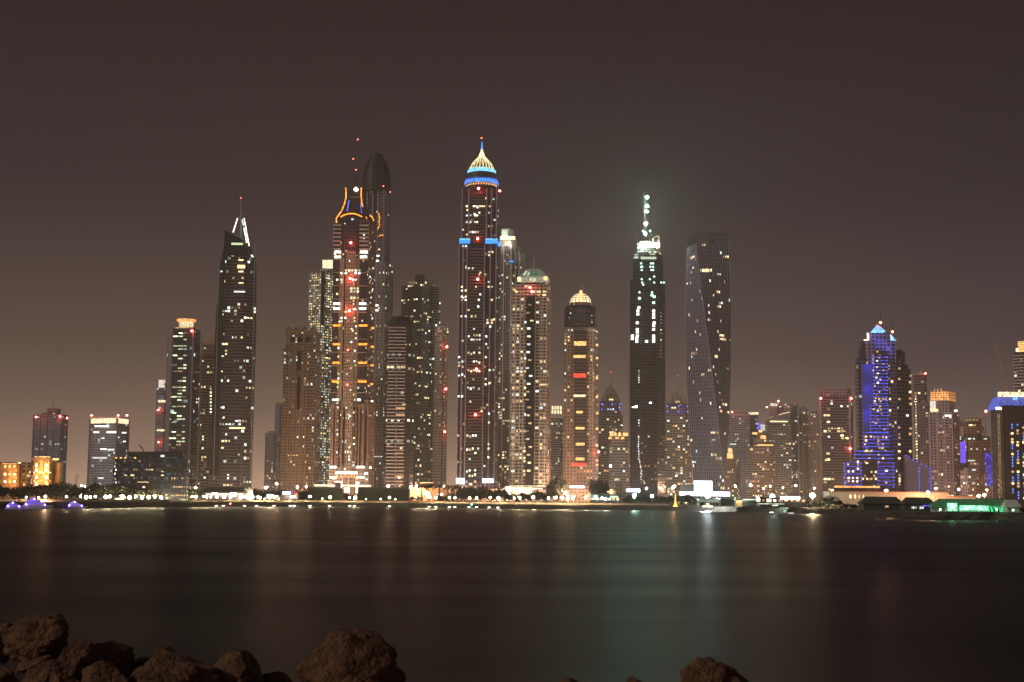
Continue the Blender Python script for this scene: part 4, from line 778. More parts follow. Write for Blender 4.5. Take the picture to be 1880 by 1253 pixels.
for xa, ya, yb, yo in ((1604, 656, 742, -3.2), (1629, 656, 742, -3.2), (1598, 745, 795, -4), (1630, 745, 795, -4), (1550, 852, 895, -9.6), (1581, 852, 895, -9.6), (1612, 852, 895, -9.6), (1641, 852, 895, -9.6)):
    m = MB(); y = ya
    while y < yb: q = b.P(xa, y, yo); m.box(q[0]-.5, q[0]+.5, yo-.5, yo+.3, q[2]-.6, q[2]+.6); y += 6.1
    m.build('blue_lamp_column', E['blu'], b.o)
b.bar(1582, 852, 1611, 893, 'plum' if 'plum' in M else 'dark', 'dark_panel', -9.2, .5)
for x_, y_ in ((1600, 867), (1608, 867), (1584, 879.5), (1592, 879.5), (1600, 879.5), (1608, 879.5), (1558, 866), (1566, 866), (1558, 878), (1566, 878), (1574, 878), (1558, 884), (1566, 884), (1574, 884), (1557, 853), (1575, 848), (1575, 853), (1575, 861), (1591, 828), (1600, 828), (1590, 802), (1599, 802), (1590, 809), (1617, 752), (1604, 752), (1616, 746), (1606, 737), (1614, 733), (1621, 733), (1626, 733), (1634, 733)): b.winpx(x_, y_, 3.4, 3.4, 'warm', -10 if y_ > 840 else -7.5)
random.seed(4)
for i in range(34): b.winpx(random.uniform(1606, 1626), 646+i*5.7, random.uniform(2, 4), 2.6, random.choice(('dim', 'dim', 'warm', 'amb')), -4.4)
for i in range(26): b.winpx(random.choice((1588, 1596, 1605, 1613, 1621, 1627)), 797+6.4*random.randint(0, 15), 3, 3, random.choice(('dim', 'warm')), -9.6 if i % 2 else -8)
for y_ in (672, 678, 696, 715): b.winpx(1632, y_, 3, 3.4, 'dim', -.5)
for y_ in (677, 696, 733, 785, 798, 804, 816, 829, 842, 873, 879, 884, 890): b.winpx(1651, y_, 4, 3.6, 'warm' if y_ < 720 or y_ > 810 else 'dim', 4)
for y_ in (690, 702, 720, 732, 742, 787, 797, 829): b.winpx(1671+random.choice((0, 1)), y_, 4, 4, random.choice(('warm', 'dim', 'amb')), 8)
for y_ in (746, 772, 797): b.winpx(1634, y_+8, 3.4, 4, 'warm', -3)
m = MB(); a, c = b.X(1605, 608), b.X(1628, 608); d_ = c-a; P = [(a, 4), (c, 4), (c, 4+d_), (a, 4+d_)]; ap = [((a+c)/2, 4+d_/2)]*4; ap = [(p[0]+s_*.01, p[1]+t_*.01) for p, (s_, t_) in zip(ap, ((-1, -1), (1, -1), (1, 1), (-1, 1)))]
m.loft(P, b.Z(608), ap, b.Z(593), 0); pyr = m.build('pyramid_roof', E['bcyan'], b.o); m = MB()
for t in range(1, 9): m.tube([(a+d_*t/9, 3.8, b.Z(608)), ((a+c)/2, 4+d_/2-.4, b.Z(592.6))], .14, 0, 4)
m.build('pyramid_ribs', M['mauve'], pyr); b.mast(1616.5, 568, 594, .35, 'black', y=11); b.beacon(1616.5, 592.5, 'beacon', 1.1, 6)
m = MB(); a, c = b.X(1638.5, 625), b.X(1649, 625); m.loft([(a, 6), (c, 6), (c, 16), (a, 16)], b.Z(625), [(a, 10.9), (a+.3, 10.9), (a+.3, 11.2), (a, 11.2)], b.Z(610), 0); m.build('pyramid_roof', E['bcyan'], b.o); b.mast(1638.8, 588, 611, .3, 'black', y=11); b.beacon(1638.5, 609.5, 'beacon', 1., 8)
b.bar(1592, 612, 1595, 625, 'bar', 'white_roof_light', 5); b.bar(1586, 624, 1594, 625.4, 'bar', 'white_roof_light', 5)
for x0, x1, yt, yo in ((1660, 1690, 836, 2),):
    m = MB(); pts = [(1662, 836), (1668, 836), (1674, 845), (1683, 846), (1690, 853), (1700, 855), (1710, 858), (1710, 930), (1662, 930)]
    f = [(q[0], 0, q[2]) for q in (b.P(x_, y_, 0) for x_, y_ in pts)]; g_ = [(x_, 26, z_) for x_, y_, z_ in f]; m.face(f[::-1]); m.face(g_)
    for i in range(len(f)): j = (i+1) % len(f); m.face([f[i], f[j], g_[j], g_[i]])
    m.build('sloping_wing', M['mauve'], b.o)
for x_, y_ in ((1663, 837), (1669, 840), (1676, 845), (1684, 848), (1692, 853), (1700, 856)): b.winpx(x_, y_, 3.4, 2, 'bluneon', -.6, 'blue_edge_light')
for i in range(8): b.winpx(1688, 860+i*6, 2.4, 2.2, 'blu', -.6, 'blue_edge_light'); b.winpx(1708, 860+i*6, 3, 2.6, 'bluneon', -.6, 'blue_edge_light')
# --- behind and right of it
b, P, z = simple('office_tower', 'plum coloured slab tower with one beacon, right behind the blue lit hotel', 1900, 1677, 1697, 1701, 688, 15, 'plum', 3.8, 4.4, 6, ('dim', 'yel'), 'mauve'); b.beacon(1699, 686, r=1); b.lit(30, (1677, 720, 1686, 860), ('warm', 'yel'))
b, P, z = simple('apartment_tower', 'mauve tower with windows in one lit column, just left of the orange crowned tower', 1850, 1683, 1704, 1710, 742, 20, 'mauve', 3.7, 3.8, 18, ('warm', 'dim', 'yel'))
b = B('apartment_tower', 'mauve tower with glowing orange grid crown and white flood lit shoulder', 1750, 1735, 800); P = b.fp(1707, 1748, 1760, 780, 18); z = b.Z(757); b.vol(P, 0, z, 'mauve', 3.7, 3.8, 'grey'); b.fins(P, 0, z, 7.6, 1.6, 1, 'mauve'); b.bands(P, 3, z, 3.7, .6, .5, 'mauve')
Q = b.fp(1708, 1742, 1752, 745, 18, y0=2); b.vol(Q, z, b.Z(735), 'mauve', 3.7, 3.8, 'grey', 'crown_base', reg=False); b.fins(Q, z, b.Z(735), 4, .9, .8, 'stone')
Q = b.fp(1710.5, 1742, 1752, 725, 18, y0=3); cr = b.vol(Q, b.Z(736), b.Z(718), 'brown', name='crown', reg=False); m = MB(); m.ring(Q, 1, b.Z(735), b.Z(719)); cr = m.build('lit_crown', E['ocrown'], b.o); m = MB(); O = offset(Q, 1.2)
for j in range(4):
    a, c = Vector(O[j]), Vector(O[(j+1) % 4]); L = (c-a).length; nn = int(L/3)
    for t in range(nn+1): p = a.lerp(c, t/max(1, nn)); m.tube([(p.x, p.y, b.Z(735)), (p.x, p.y, b.Z(718))], .3, 0, 4)
for y_ in (722, 726, 730.5): m.ring(Q, 1.35, b.Z(y_), b.Z(y_)+.6)
m.build('crown_grid', M['brown'], cr)
for x_ in (1716, 1722, 1728): b.mast(x_, 714, 719, .4, 'gold', 'finial', 8)
b.bar(1708, 737, 1713, 756, 'palew', 'flood_lit_fin', .5); b.bar(1714.5, 737, 1717, 756, 'palew', 'flood_lit_fin', .5); b.bar(1708, 751, 1722, 756.5, 'cream', 'flood_lit_ledge', -.5); b.bar(1752, 753, 1757, 756.5, 'bar', 'ledge_light', 6); b.bar(1735, 762, 1740, 765, 'bar', 'ledge_light', -1.4); b.bar(1741.5, 762, 1746, 765, 'bar', 'ledge_light', -1.4)
b.lit(50, None, ('dim', 'warm', 'yel', 'dim')); 
b, P, z = simple('office_tower', 'faint violet slab seen between the orange crowned and the curved brown towers', 2400, 1757, 1772, 1776, 776, 15, 'mauve', 4, 4, 0, ('dim',))
b, P, z = simple('apartment_tower', 'small mauve tower with two lit window columns below the blue screen', 1700, 1763, 1776, 1790, 866, 40, 'mauve', 3.7, 3.6, 12, ('yel', 'wht'))
b = B('apartment_tower', 'curved brown banded tower with stepped top, green ledge and blue sparkling side', 1800, 1798, 850); k = b.D/F
def arc(x0, x1, py, y0, d=18): 
    a, c = b.X(x0, py), b.X(x1, py); w = c-a; return [(a, y0+w*.25), (a+w*.12, y0+w*.1), (a+w*.32, y0), (a+w*.6, y0), (c, y0+w*.14), (c, y0+d+w*.2), (a, y0+d+w*.2)]
P = arc(1770, 1823, 850, 0); z = b.Z(806); b.vol(P, 0, z, 'pink', 3.7, 4, 'brown'); b.bands(P, 3, z, 3.7, 1, .6, 'pink')
Q = arc(1772, 1810, 790, 3, 14); b.vol(Q, z, b.Z(783), 'pink', 3.7, 4, 'brown', 'upper_tier'); b.bands(Q, z, b.Z(783), 3.7, 1, .6, 'pink'); Q = arc(1777, 1806, 775, 5, 10); b.vol(Q, b.Z(783), b.Z(768), 'brown', 3.7, 4, 'brown', 'top_tier')
m = MB(); m.ring(arc(1771, 1817, 800, 0), 1.5, b.Z(808), b.Z(801)); m.build('green_ledge', M['darkslab'], b.o); m = MB(); m.tube([b.P(1792, 786, 6), b.P(1809, 764, 6)], .6); m.build('roof_brace', M['steel'], b.o); b.mast(1810, 757, 800, .5, 'steel', y=8); b.beacon(1810, 755.5, 'beacon', 1.4, 6)
for x_, y_, w_, c_ in ((1782, 781, 7, 'yel'), (1789, 781, 5, 'yel'), (1780, 806, 5, 'wht'), (1788, 806, 3, 'wht'), (1809, 806, 6, 'dome'), (1783, 846, 14, 'dome'), (1788, 863, 7, 'wht')): b.winpx(x_, y_, w_, 2.4, c_, -2.5)
b.bar(1808, 832, 1824, 847, 'violet', 'blue_light_net', -1.5); b.bar(1812, 847, 1824, 893, 'violet', 'blue_light_net', -.5)
for i in range(30): b.winpx(random.uniform(1809, 1824), random.uniform(832, 895), 1.6, 2, 'blu', -2.5, 'blue_light')
b.lit(10, None, ('dim', 'warm'))
b, P, z = simple('office_tower', 'narrow dark tower carrying a tall violet screen and a cluster of white lamps', 1780, 1762, 1772, 1776, 812, 20, 'dark', 4, 4, 0, ('dim',), roof=False)
b.bar(1763.5, 812, 1772, 850, 'purp', 'violet_screen', -1); 
for i in range(12): b.winpx(random.uniform(1761, 1775), random.uniform(801, 810), 2, 2, 'wht', -1, 'white_lamp')
m = MB(); q = b.P(1768, 806, 0); m.lathe([(3, z), (5, b.Z(806)), (3, b.Z(800))], q[0], 2, 10); m.build('lamp_cluster_drum', M['grey'], b.o)
# --- right edge
b = B('skyscraper', 'dark balconied tower with gold lit top cut off by the right edge', 1700, 1878, 700); P = b.fp(1862, 1880, 1905, 700, 40); z = b.Z(646); b.vol(P, 0, z, 'plum', 3.7, 4, 'dark'); b.bands(P, 3, z, 3.7, .9, .6, 'slab'); Q = b.fp(1870, 1884, 1900, 640, 40, y0=3)
b.vol(Q, z, b.Z(625), 'brown', name='crown', reg=False); m = MB(); m.ring(Q, .6, b.Z(645), b.Z(626)); cr = m.build('lit_crown', E['gold'], b.o); m = MB(); [m.ring(Q, .9, b.Z(y_), b.Z(y_)+.9) for y_ in (629, 633, 637, 641)]; m.build('crown_grid', M['brown'], cr)
b.bar(1865, 640, 1869, 646, 'cream', 'corner_light', 2); b.lit(30, None, ('yel', 'dim', 'wht'))
b = B('hotel_block', 'dark hotel block with blue mansard roof and gold eaves at the right edge', 1250, 1860, 850, 'hotel'); k = b.D/F; P = b.fp(1829, 1841, 1915, 820, 60, y0=0); z = b.Z(750); b.vol(P, 0, z, 'hotel', 3.8, 3.6, 'dark'); P = b.fp(1841, 1915, 1915, 820, depth=30, y0=-1); b.vol(P, 0, b.Z(745), 'hotel', 3.8, 3.6, 'dark', 'front_wall')
b.tubepx([(1835, 760), (1839, 915)], .5, 'palew' if 0 else 'stone', 'corner_pier', 3); b.tubepx([(1832, 760), (1836, 915)], .5, 'stone', 'corner_pier', 6)
a, c = b.X(1832, 745), b.X(1915, 745); m = MB(); P = [(a, 3), (c, 3), (c, 30), (a, 30)]; Q = [(a+4, 8), (c, 8), (c, 25), (a+4, 25)]; m.loft(P, b.Z(751), Q, b.Z(728), 0, cap=0); m.build('mansard_roof', E['bluroof'] if 'bluroof' in E else M['bwall'], b.o)
b.bar(1832.5, 721, 1915, 728.5, 'cream', 'gold_eaves', 6, 3); b.bar(1828, 748, 1838, 752.5, 'bar', 'ledge_light', 0); 
m = MB()
for dx, dz in ((-1.6, 0), (0, .8), (1.6, 0), (-.8, -1.2), (.9, -1.3)): q = b.P(1863, 731, 1); m.box(q[0]+dx-.5, q[0]+dx+.5, .2, 1, q[2]+dz-.7, q[2]+dz+.7)
m.build('emblem', E['bcyan'], b.o)
m = MB(); [m.tube([b.P(x_, 728, 6.5), b.P(x_-1.5, 750, 2)], .3, 0, 4) for x_ in (1840, 1848, 1856, 1864, 1872, 1880)]; m.build('roof_ribs', M['mauve'], b.o)
e('bl2', 'blue window strip', (.1, .25, 1), 1.6)
for i in range(26):
    y_ = 780+i*5.4
    for x_ in (1858, 1868, 1879):
        r = random.random()
        if r < .36: b.winpx(x_+(y_-780)*.015, y_, 2, 3.4, 'bl2', -1.8, 'blue_window')
        elif r < .62: b.winpx(x_+(y_-780)*.015, y_, 4.4, 3.6, random.choice(('warm', 'warm', 'dim', 'yel')), -1.8)
for i in range(14): b.winpx(1834+i*.25, 765+i*10, 2.2, 2, 'dim', 3)
# --- low buildings on the left
b = B('office_building', 'wide low dark building sprinkled with faint blue lights, left of the round crowned tower', 1150, 275, 870, 'building'); P = b.fp(208, 343, 345, 850, 10); z = b.Z(839); b.vol(P, 0, z, 'speck', 3.4, 2.2, 'dark'); Q = b.fp(236, 334, 336, 835, 10, y0=4); b.vol(Q, z, b.Z(829), 'dark', name='penthouse', reg=False); b.bands(P, 3, z, 3.4, .4, .5, 'dark')
for x_ in (213, 222, 230, 248): b.winpx(x_, 841, 4, 2, 'gold', -.8)
for x_, y_ in ((212, 851), (211, 857), (213, 863), (211, 870), (212, 880), (213, 886)): b.winpx(x_, y_, 1.6, 3, 'wht', -.8)
for x0, x1, y_ in ((252, 273, 885.5), (228, 233, 873), (240, 246, 873), (296, 300, 866), (296, 301, 873), (262, 266, 895)): b.bar(x0, y_-1, x1, y_+1, 'warm', 'lit_floor', -.8, .4)
b.lit(34, None, ('dim', 'dim', 'yel', 'dim'), w=.6, h=.35); m = MB(); m.tube([b.P(264, 829, 8), b.P(262, 825, 8), b.P(255, 817, 8)], .5); m.build('roof_crane', M['black'], b.o)
M['hot'] = plain('ochre plaster', (.5, .3, .16))
b = B('hotel_building', 'ornate ochre hotel pavilion blazing with floodlights at the far left', 1150, 82, 870, 'hotel'); P = b.fp(61, 90, 97, 860, 15); z = b.Z(843); b.vol(P, 0, z, 'hot', 3.6, 4, 'hot'); m = MB(); m.ring(P, 1.6, z-1, z+.5); m.ring(P, .8, b.Z(866), b.Z(864)); m.ring(P, .8, b.Z(880), b.Z(878.5)); m.build('cornice', M['beige'], b.o)
Q = b.fp(66, 84, 90, 840, 15, y0=2); b.vol(Q, z, b.Z(840), 'hot', name='roof_pavilion', cap='hot', reg=False); b.bar(64, 838.5, 92, 840, 'gold', 'roof_edge_light', 0); b.bar(90, 842, 108, 845, 'gold', 'roof_edge_light', 4)
e('hf', 'amber facade flood', (1, .52, .16), 420, True)
for x_ in (67, 84.5):
    for y_ in (853, 862.5, 875.5, 888): b.winpx(x_, y_, 4.5, 5.5, 'gold', -1, 'flood_lit_niche'); b.beacon(x_, y_+2, 'hf', .45, -3).name = 'facade_or_added_flood'
for x_ in (63, 71, 76, 80, 92): b.winpx(x_, 868, 2.4, 2.4, 'cream', -1); b.winpx(x_, 883, 2, 3.4, 'amb', -1)
P = b.fp(91, 104, 107, 860, 15, y0=8); b.vol(P, 0, b.Z(848), 'hot', 3.6, 4, 'hot', 'side_wing')
b = B('hotel_building', 'dark red low hotel wing with three columns of golden windows at the left edge', 1160, 20, 880, 'hotel'); P = b.fp(-14, 57, 61, 870, 10); b.vol(P, 0, b.Z(849), 'brown', 3.6, 4, 'brown'); Q = b.fp(0, 34, 36, 860, 12, y0=-3); b.vol(Q, 0, b.Z(852), 'hot', 3.6, 4, 'hot', 'lit_bay')
for x_ in (9.5, 18, 26.5):
    for y_ in (856.5, 871, 884.5): b.winpx(x_, y_, 4, 5 if y_ < 860 else 3.4, 'gold', -4)
for y_ in (871, 884.5): [b.beacon(x_, y_, 'hf', .35, -5) for x_ in (9.5, 26.5)]
b.bar(4, 851, 30, 852, 'ocrown', 'cornice_light', -4); b.winpx(55, 867, 3, 3, 'gold', -1); b.winpx(44, 890, 3, 3, 'gold', -1)
# ================================================================ WATERFRONT
SH = [(-220, 936), (0, 934), (100, 934), (300, 931.5), (450, 931), (600, 931), (750, 932), (900, 934), (1000, 935.5), (1100, 936.5), (1250, 938), (1400, 941), (1500, 944.5), (1600, 948), (1700, 951.5), (1800, 955), (1880, 958), (2000, 962)]
SP = [onz(x, y, 0) for x, y in SH]; SP[0] = onz(-220, 936, 0)
def shore(px):
    for (x0, y0), (x1, y1) in zip(SH, SH[1:]):
        if x0 <= px <= x1: return onz(px, y0+(y1-y0)*(px-x0)/(x1-x0), 0).y
    return 1000
# ground sheet with a gentle rubble bank down to the water
FAR = 6000
m = MB(); L = []; bank = MB(); rng = random.Random(3)
fine = []
for (a, c) in zip(SP, SP[1:]):
    nseg = max(2, int((c-a).length/7))
    fine += [a.lerp(c, i/nseg) for i in range(nseg)]
fine.append(SP[-1])
rows = []
for p in fine:
    jit = rng.uniform(-1.5, 1.5); r = []
    for t, (dy, z) in enumerate(((-1.5, -1.5), (.5, .3), (3.5, 1.7), (6.5, 3.2), (9.5, 4.15), (12, G))):
        j = rng.uniform(-.8, .8) if t < 5 else 0
        r.append(Vector((p.x+j, p.y+dy+jit*(t < 5)+j, z+j*.45*(t < 5))))
    rows.append(r)
for r0, r1 in zip(rows, rows[1:]):
    for k2 in range(5): bank.face([r0[k2], r1[k2], r1[k2+1], r0[k2+1]])
M['rubble'] = plain('dark rubble', (.05, .045, .035), .9, 0, .6, .5, .5)
struct(bank.build('rubble_bank', M['rubble']))
edge = [r[-1] for r in rows]
M['ground'] = plain('sandy paving', (.24, .2, .15), .85, 0, .35, .04)
m.face([tuple(p) for p in edge]+[(5000, edge[-1].y, G), (5000, FAR, G), (-5000, FAR, G), (-5000, edge[0].y, G)])
struct(m.build('ground', M['ground']))
m = MB()
for a, c in zip(edge, edge[1:]): m.face([(a.x, a.y+3, G+.02), (c.x, c.y+3, G+.02), (c.x, c.y+15, G+.02), (a.x, a.y+15, G+.02)])
M['prom'] = plain('pale promenade paving', (.36, .31, .22), .8, 0, .2, .3)
struct(m.build('promenade', M['prom']))
m = MB()
for a, c in zip(edge, edge[1:]):
    if a.x < onz(-30, 931, 0).x or c.x > onz(1235, 937, 0).x: continue
    q = [(a.x, a.y+19.5), (c.x, c.y+19.5), (c.x, c.y+20), (a.x, a.y+20)]; m.loft(q, G, q, G+1.5, 0, cap=0)
tag(m.build('light_catch_wall', M['brown']), 'long low added wall catching the light of the promenade lamps', 'wall')  # low wall added to carry the light of the promenade lamps
# water
mw, nt, p = newmat('night sea water'); Lk = nt.links
p.inputs['Base Color'].default_value = (.006, .007, .008, 1); p.inputs['IOR'].default_value = 1.33; p.inputs['Specular IOR Level'].default_value = WSP
tc = N(nt, 'ShaderNodeTexCoord'); mp = N(nt, 'ShaderNodeMapping'); mp.inputs['Scale'].default_value = (.008, .03, 1); Lk.new(tc.outputs['Object'], mp.inputs['Vector'])
nz = N(nt, 'ShaderNodeTexNoise'); nz.inputs['Scale'].default_value = 1; nz.inputs['Detail'].default_value = 4; Lk.new(mp.outputs[0], nz.inputs['Vector'])
mr = N(nt, 'ShaderNodeMapRange'); mr.inputs['From Min'].default_value = .3; mr.inputs['From Max'].default_value = .7; mr.inputs['To Min'].default_value = WR0; mr.inputs['To Max'].default_value = WR1
Lk.new(nz.outputs['Fac'], mr.inputs['Value']); Lk.new(mr.outputs[0], p.inputs['Roughness'])
mp2 = N(nt, 'ShaderNodeMapping'); mp2.inputs['Scale'].default_value = (.25, .6, 1); Lk.new(tc.outputs['Object'], mp2.inputs['Vector'])
n2 = N(nt, 'ShaderNodeTexNoise'); n2.inputs['Scale'].default_value = 1; n2.inputs['Detail'].default_value = 3; Lk.new(mp2.outputs[0], n2.inputs['Vector'])
bp = N(nt, 'ShaderNodeBump'); bp.inputs['Strength'].default_value = .1; bp.inputs['Distance'].default_value = .15; Lk.new(n2.outputs['Fac'], bp.inputs['Height']); Lk.new(bp.outputs['Normal'], p.inputs['Normal'])
m = MB(); m.face([(-5000, -300, 0), (5000, -300, 0), (5000, FAR, 0), (-5000, FAR, 0)]); struct(m.build('water', mw))
# -------- promenade lamps
ORD = 'first second third fourth fifth sixth seventh eighth ninth tenth eleventh twelfth thirteenth fourteenth fifteenth sixteenth'.split()
class Proto: pass
def lampproto(k, r, hh, nm, pole='black', arm=0):
    o = empty(nm, (0, -500, 0)); m = MB(); m.tube([(0, 0, 0), (0, 0, hh-r*.8)], [.12, .08], n=6); m.lathe([(.25, 0), (.25, .5), (.12, .6)], 0, 0, 8); m.build('pole', M[pole], o)
    m = MB(); m.lathe([(.1, hh-r*1.2), (.32, hh-r*.8)], 0, 0, 8); m.build('collar', M[pole], o)
    if arm:
        m = MB(); m.tube([(-arm, 0, hh-.1), (0, 0, hh-.6), (arm, 0, hh-.1)], .1, n=5); m.build('arm', M[pole], o)
    g = bpy.data.objects.new('lamp_globe', ball(k, r)); col.objects.link(g); g.parent = o; g.location = (0, 0, hh); return o
def ctree(o, par=None):
    c = o.copy(); col.objects.link(c); c.parent = par
    for ch in o.children: ctree(ch, c)
    return c
e('cold', 'cold white street lamp head', (.85, .93, 1), 1600, True)
protos = {'lamp': lampproto('lamp', 1.0, 4.6, 'promenade_lamp'), 'glamp': lampproto('glamp', .55, 3.6, 'garden_lamp'), 'sod': lampproto('sod', .8, 14, 'street_lamp', 'steel', 1.6), 'sodsm': lampproto('sodsm', .65, 9, 'street_lamp', 'steel'),
 'cold': lampproto('cold', .7, 9, 'street_lamp', 'steel'), 'flood': lampproto('flood', 2.0, 12, 'flood_light', 'steel'), 'gflood': lampproto('gflood', 1.7, 9, 'flood_light', 'steel'), 'wflood': lampproto('wflood', 1.8, 9, 'flood_light', 'steel'), 'tflood': lampproto('tflood', 1.2, 7, 'flood_light', 'steel')}
usedp = set()
def lamp(kind, px, py, D, label, cat, group):
    q = at(px, py, D); o = protos[kind]
    if kind in usedp: o = ctree(o)
    usedp.add(kind); z0 = {'lamp': 4.6, 'glamp': 3.6, 'sod': 14, 'sodsm': 9, 'cold': 9, 'flood': 12, 'gflood': 9, 'wflood': 9, 'tflood': 7}[kind]
    s = (q.z-G)/z0; o.location = (q.x, D, G); o.scale = (1, 1, s) if 0 else (s if s < 1 else 1, s if s < 1 else 1, s)
    for ch in o.children:
        if ch.name.startswith('lamp_globe'): ch.scale = (1, 1, 1/s) if s > 1 else (1/s, 1/s, 1/s)
    tag(o, label, cat, group); v_ = random.uniform(.6, 1.15) if kind == 'lamp' else 1
    for ch in o.children:
        if ch.name.startswith('lamp_globe'): ch.scale = [c_*v_ for c_ in ch.scale]
    return o
SEG = [((122, 148, 158, 166, 175, 194, 202), 'beside the violet lit yacht'), ((224, 238, 249, 261, 273, 284, 296, 307), 'below the wide low dark building'), ((329, 336, 353, 360, 374, 379, 387), 'below the round crowned tower'), ((398, 411, 423, 442, 450, 465, 473, 477), 'below the tall dark spired tower'),
 ((495, 503, 535, 541, 569), 'below the beige classical tower'), ((606, 642, 652, 715), 'below the orange neon tower'), ((788, 800, 825, 835, 862, 875), 'between the amber flood light and the tallest tower'), ((900, 915, 944, 954, 979), 'below the green roofed tower'), ((1007, 1020, 1032, 1042, 1052, 1075, 1106, 1112), 'below the white domed tower')]
for xs, where in SEG:
    for i, x_ in enumerate(xs):
        y_ = 913+(x_-600)*.0042 if x_ > 600 else 913; y_ += random.uniform(-1.4, 1.2); D = shore(x_)+22+random.uniform(-3, 3)
        lamp('lamp', x_, y_, D, f'{ORD[i]} white promenade lamp from the left {where}', 'lamp', 'promenade lamps along the waterfront')
gx = [(486, 916), (592, 916), (672, 917), (699, 917), (726, 917), (460, 916), (512, 917)]
gl = ['left of the cold white awning', 'left of the long dark hedge', 'left end of the long dark hedge', 'middle of the long dark hedge', 'right end of the long dark hedge', 'under the dark pavilion roof', 'beside the pink event lights']
for (x_, y_), l in zip(gx, gl): lamp('glamp', x_, y_, shore(x_)+16, f'small greenish garden lamp at the {l}' if 'end' in l or 'middle' in l else f'small greenish garden lamp {l}', 'lamp', 'greenish garden lamps')
for x_, y_, D, l in ((1378, 891, 1450, 'tall orange street lamp at the foot of the terraced brown tower'), (1461, 892, 1420, 'tall orange street lamp left of the white starry flood light'), (1546, 896, 1150, 'leftmost tall orange lamp above the long peach wall'), (1627, 901, 1120, 'middle tall orange lamp above the long peach wall'), (1703.5, 904.5, 1080, 'rightmost tall orange lamp above the long peach wall'), (1031, 901, 1480, 'orange street lamp just left of the white lit screen'), (1235, 896, 1500, 'orange street lamp between the small golden boat and the lit awning'), (1797, 911, 1000, 'orange lamp over the left part of the green tent'), (1807, 909.5, 1005, 'orange lamp over the middle of the green tent')):
    lamp('sod', x_, y_, D, l, 'street lamp', 'tall orange street lamps')
for x_, y_, l in ((359, 896, 'below the round crowned tower'), (423, 896, 'below the spired tower'), (488, 896, 'just left of the orange star bright lamp'), (546, 895, 'between the pink event lights and the beige tower'), (713, 893, 'above the long dark hedge'), (925, 903, 'left of the cold lit podium'), (958, 901, 'in front of the green roofed tower'), (1104, 901, 'right of the white lit screen'), (1350, 893, 'below the golden lantern tower'), (1414, 893, 'left of the greenish flood light'), (1038.5, 904, 'low beside the white lit screen')):
    lamp('sodsm', x_, y_, 1480+random.uniform(-20, 20), f'small orange street lamp {l}', 'street lamp', 'small orange street lamps')
lamp('wflood', 784, 906, 1420, 'dazzling warm white flood light at the foot of the slender pale tower', 'flood light', None); lamp('sodsm', 508, 888.5, 1470, 'star bright orange street lamp in the gap left of the beige tower', 'street lamp', None)
lamp('flood', 1299, 910, 1180, 'dazzling white flood light under the lit advertising screen', 'flood light', None); lamp('gflood', 1418, 912, 1080, 'dazzling greenish flood light left of the violet white sign', 'flood light', None); lamp('wflood', 1491.5, 910, 1030, 'dazzling white flood light right of the violet white sign', 'flood light', None).children
lamp('tflood', 1094, 913, shore(1094)+60, 'teal flood light on the dark promenade below the domed tower', 'flood light', None); lamp('gflood', 1164.5, 911, shore(1164)+60, 'small green flood light among trees below the unfinished tower', 'flood light', None).scale = (.5, .5, .9); lamp('tflood', 1197, 911.5, shore(1197)+70, 'small teal flood light right of the lit awning', 'flood light', None)
for x_, y_, D, l in ((156, 893.5, 2120, 'low between the beaconed tower and the white corniced tower'), (197, 894, 2120, 'low at the foot of the white corniced tower'), (150, 892, 2240, 'right of the thin dark crane'), (1172, 899, 1600, 'right of the lit awning at the foot of the unfinished tower'), (1187, 897, 1600, 'at the right foot of the unfinished tower'), (1121, 856, 1790, 'high between the domed tower and the lower pale tower')):
    lamp('cold', x_, y_, D, f'cold white lamp {l}', 'street lamp', 'cold white lamps')
for x_, y_, D, l in ((1330, 893, 1700, 'right of the twisted tower foot'), (1402, 897, 1900, 'below the terraced brown tower'), (1437, 896, 2050, 'below the curved roof tower'), (1495, 897, 2100, 'below the peach slab pair'), (1572, 893, 1800, 'left of the blue lit hotel base'), (1718, 897, 1600, 'below the orange crowned tower'), (1760, 899, 1600, 'left of the curved brown tower'), (1812, 900, 1650, 'right of the curved brown tower'), (1016, 893, 1560, 'below the short grid crowned tower'), (1112, 893, 1700, 'below the caged dome'), (1238, 893, 1700, 'below the right caged dome'), (562, 894, 1600, 'at the right foot of the beige tower'), (764, 893, 1520, 'at the left foot of the grey green tower'), (815, 894, 1600, 'at the foot of the slender pale tower')):
    lamp('sodsm', x_, y_, D, f'small orange street lamp {l}', 'street lamp', 'small orange street lamps')  # lamps added behind the front row to light the far towers
# marker lamps, and added glowing shapes for reflections at the waterline
def small(name, px, py, z, kk, r, label, cat, group=None, sc_=(1, 1, .5)):
    q = onz(px, py, z) if z is not None else None
    o = bpy.data.objects.new(name, ball(kk, r)); col.objects.link(o); o.location = q; o.scale = sc_; return tag(o, label, cat, group)
e('edge_red', 'red channel lamp', (1, .08, .05), 60, True); e('edge_green', 'green channel lamp', (.1, 1, .5), 40, True)
def postlamp(px, py, D, kk, label):
    q = at(px, py, D); o = empty('channel_marker', (q.x, D, 0)); m = MB(); m.tube([(0, 0, -1), (0, 0, q.z)], .12); m.build('post', M['black'], o); g = bpy.data.objects.new('marker_light', ball(kk, .5)); col.objects.link(g); g.parent = o; g.location = (0, 0, q.z); tag(o, label, 'marker light')
postlamp(423, 925, shore(423)-3, 'edge_red', 'red channel marker light on the bank below the spired tower'); postlamp(866, 926.5, shore(866)-3, 'edge_green', 'green channel marker light on the bank below the tallest tower'); postlamp(1800, 941, shore(1800)+12, 'edge_red', 'red light at the foot of the green tent')
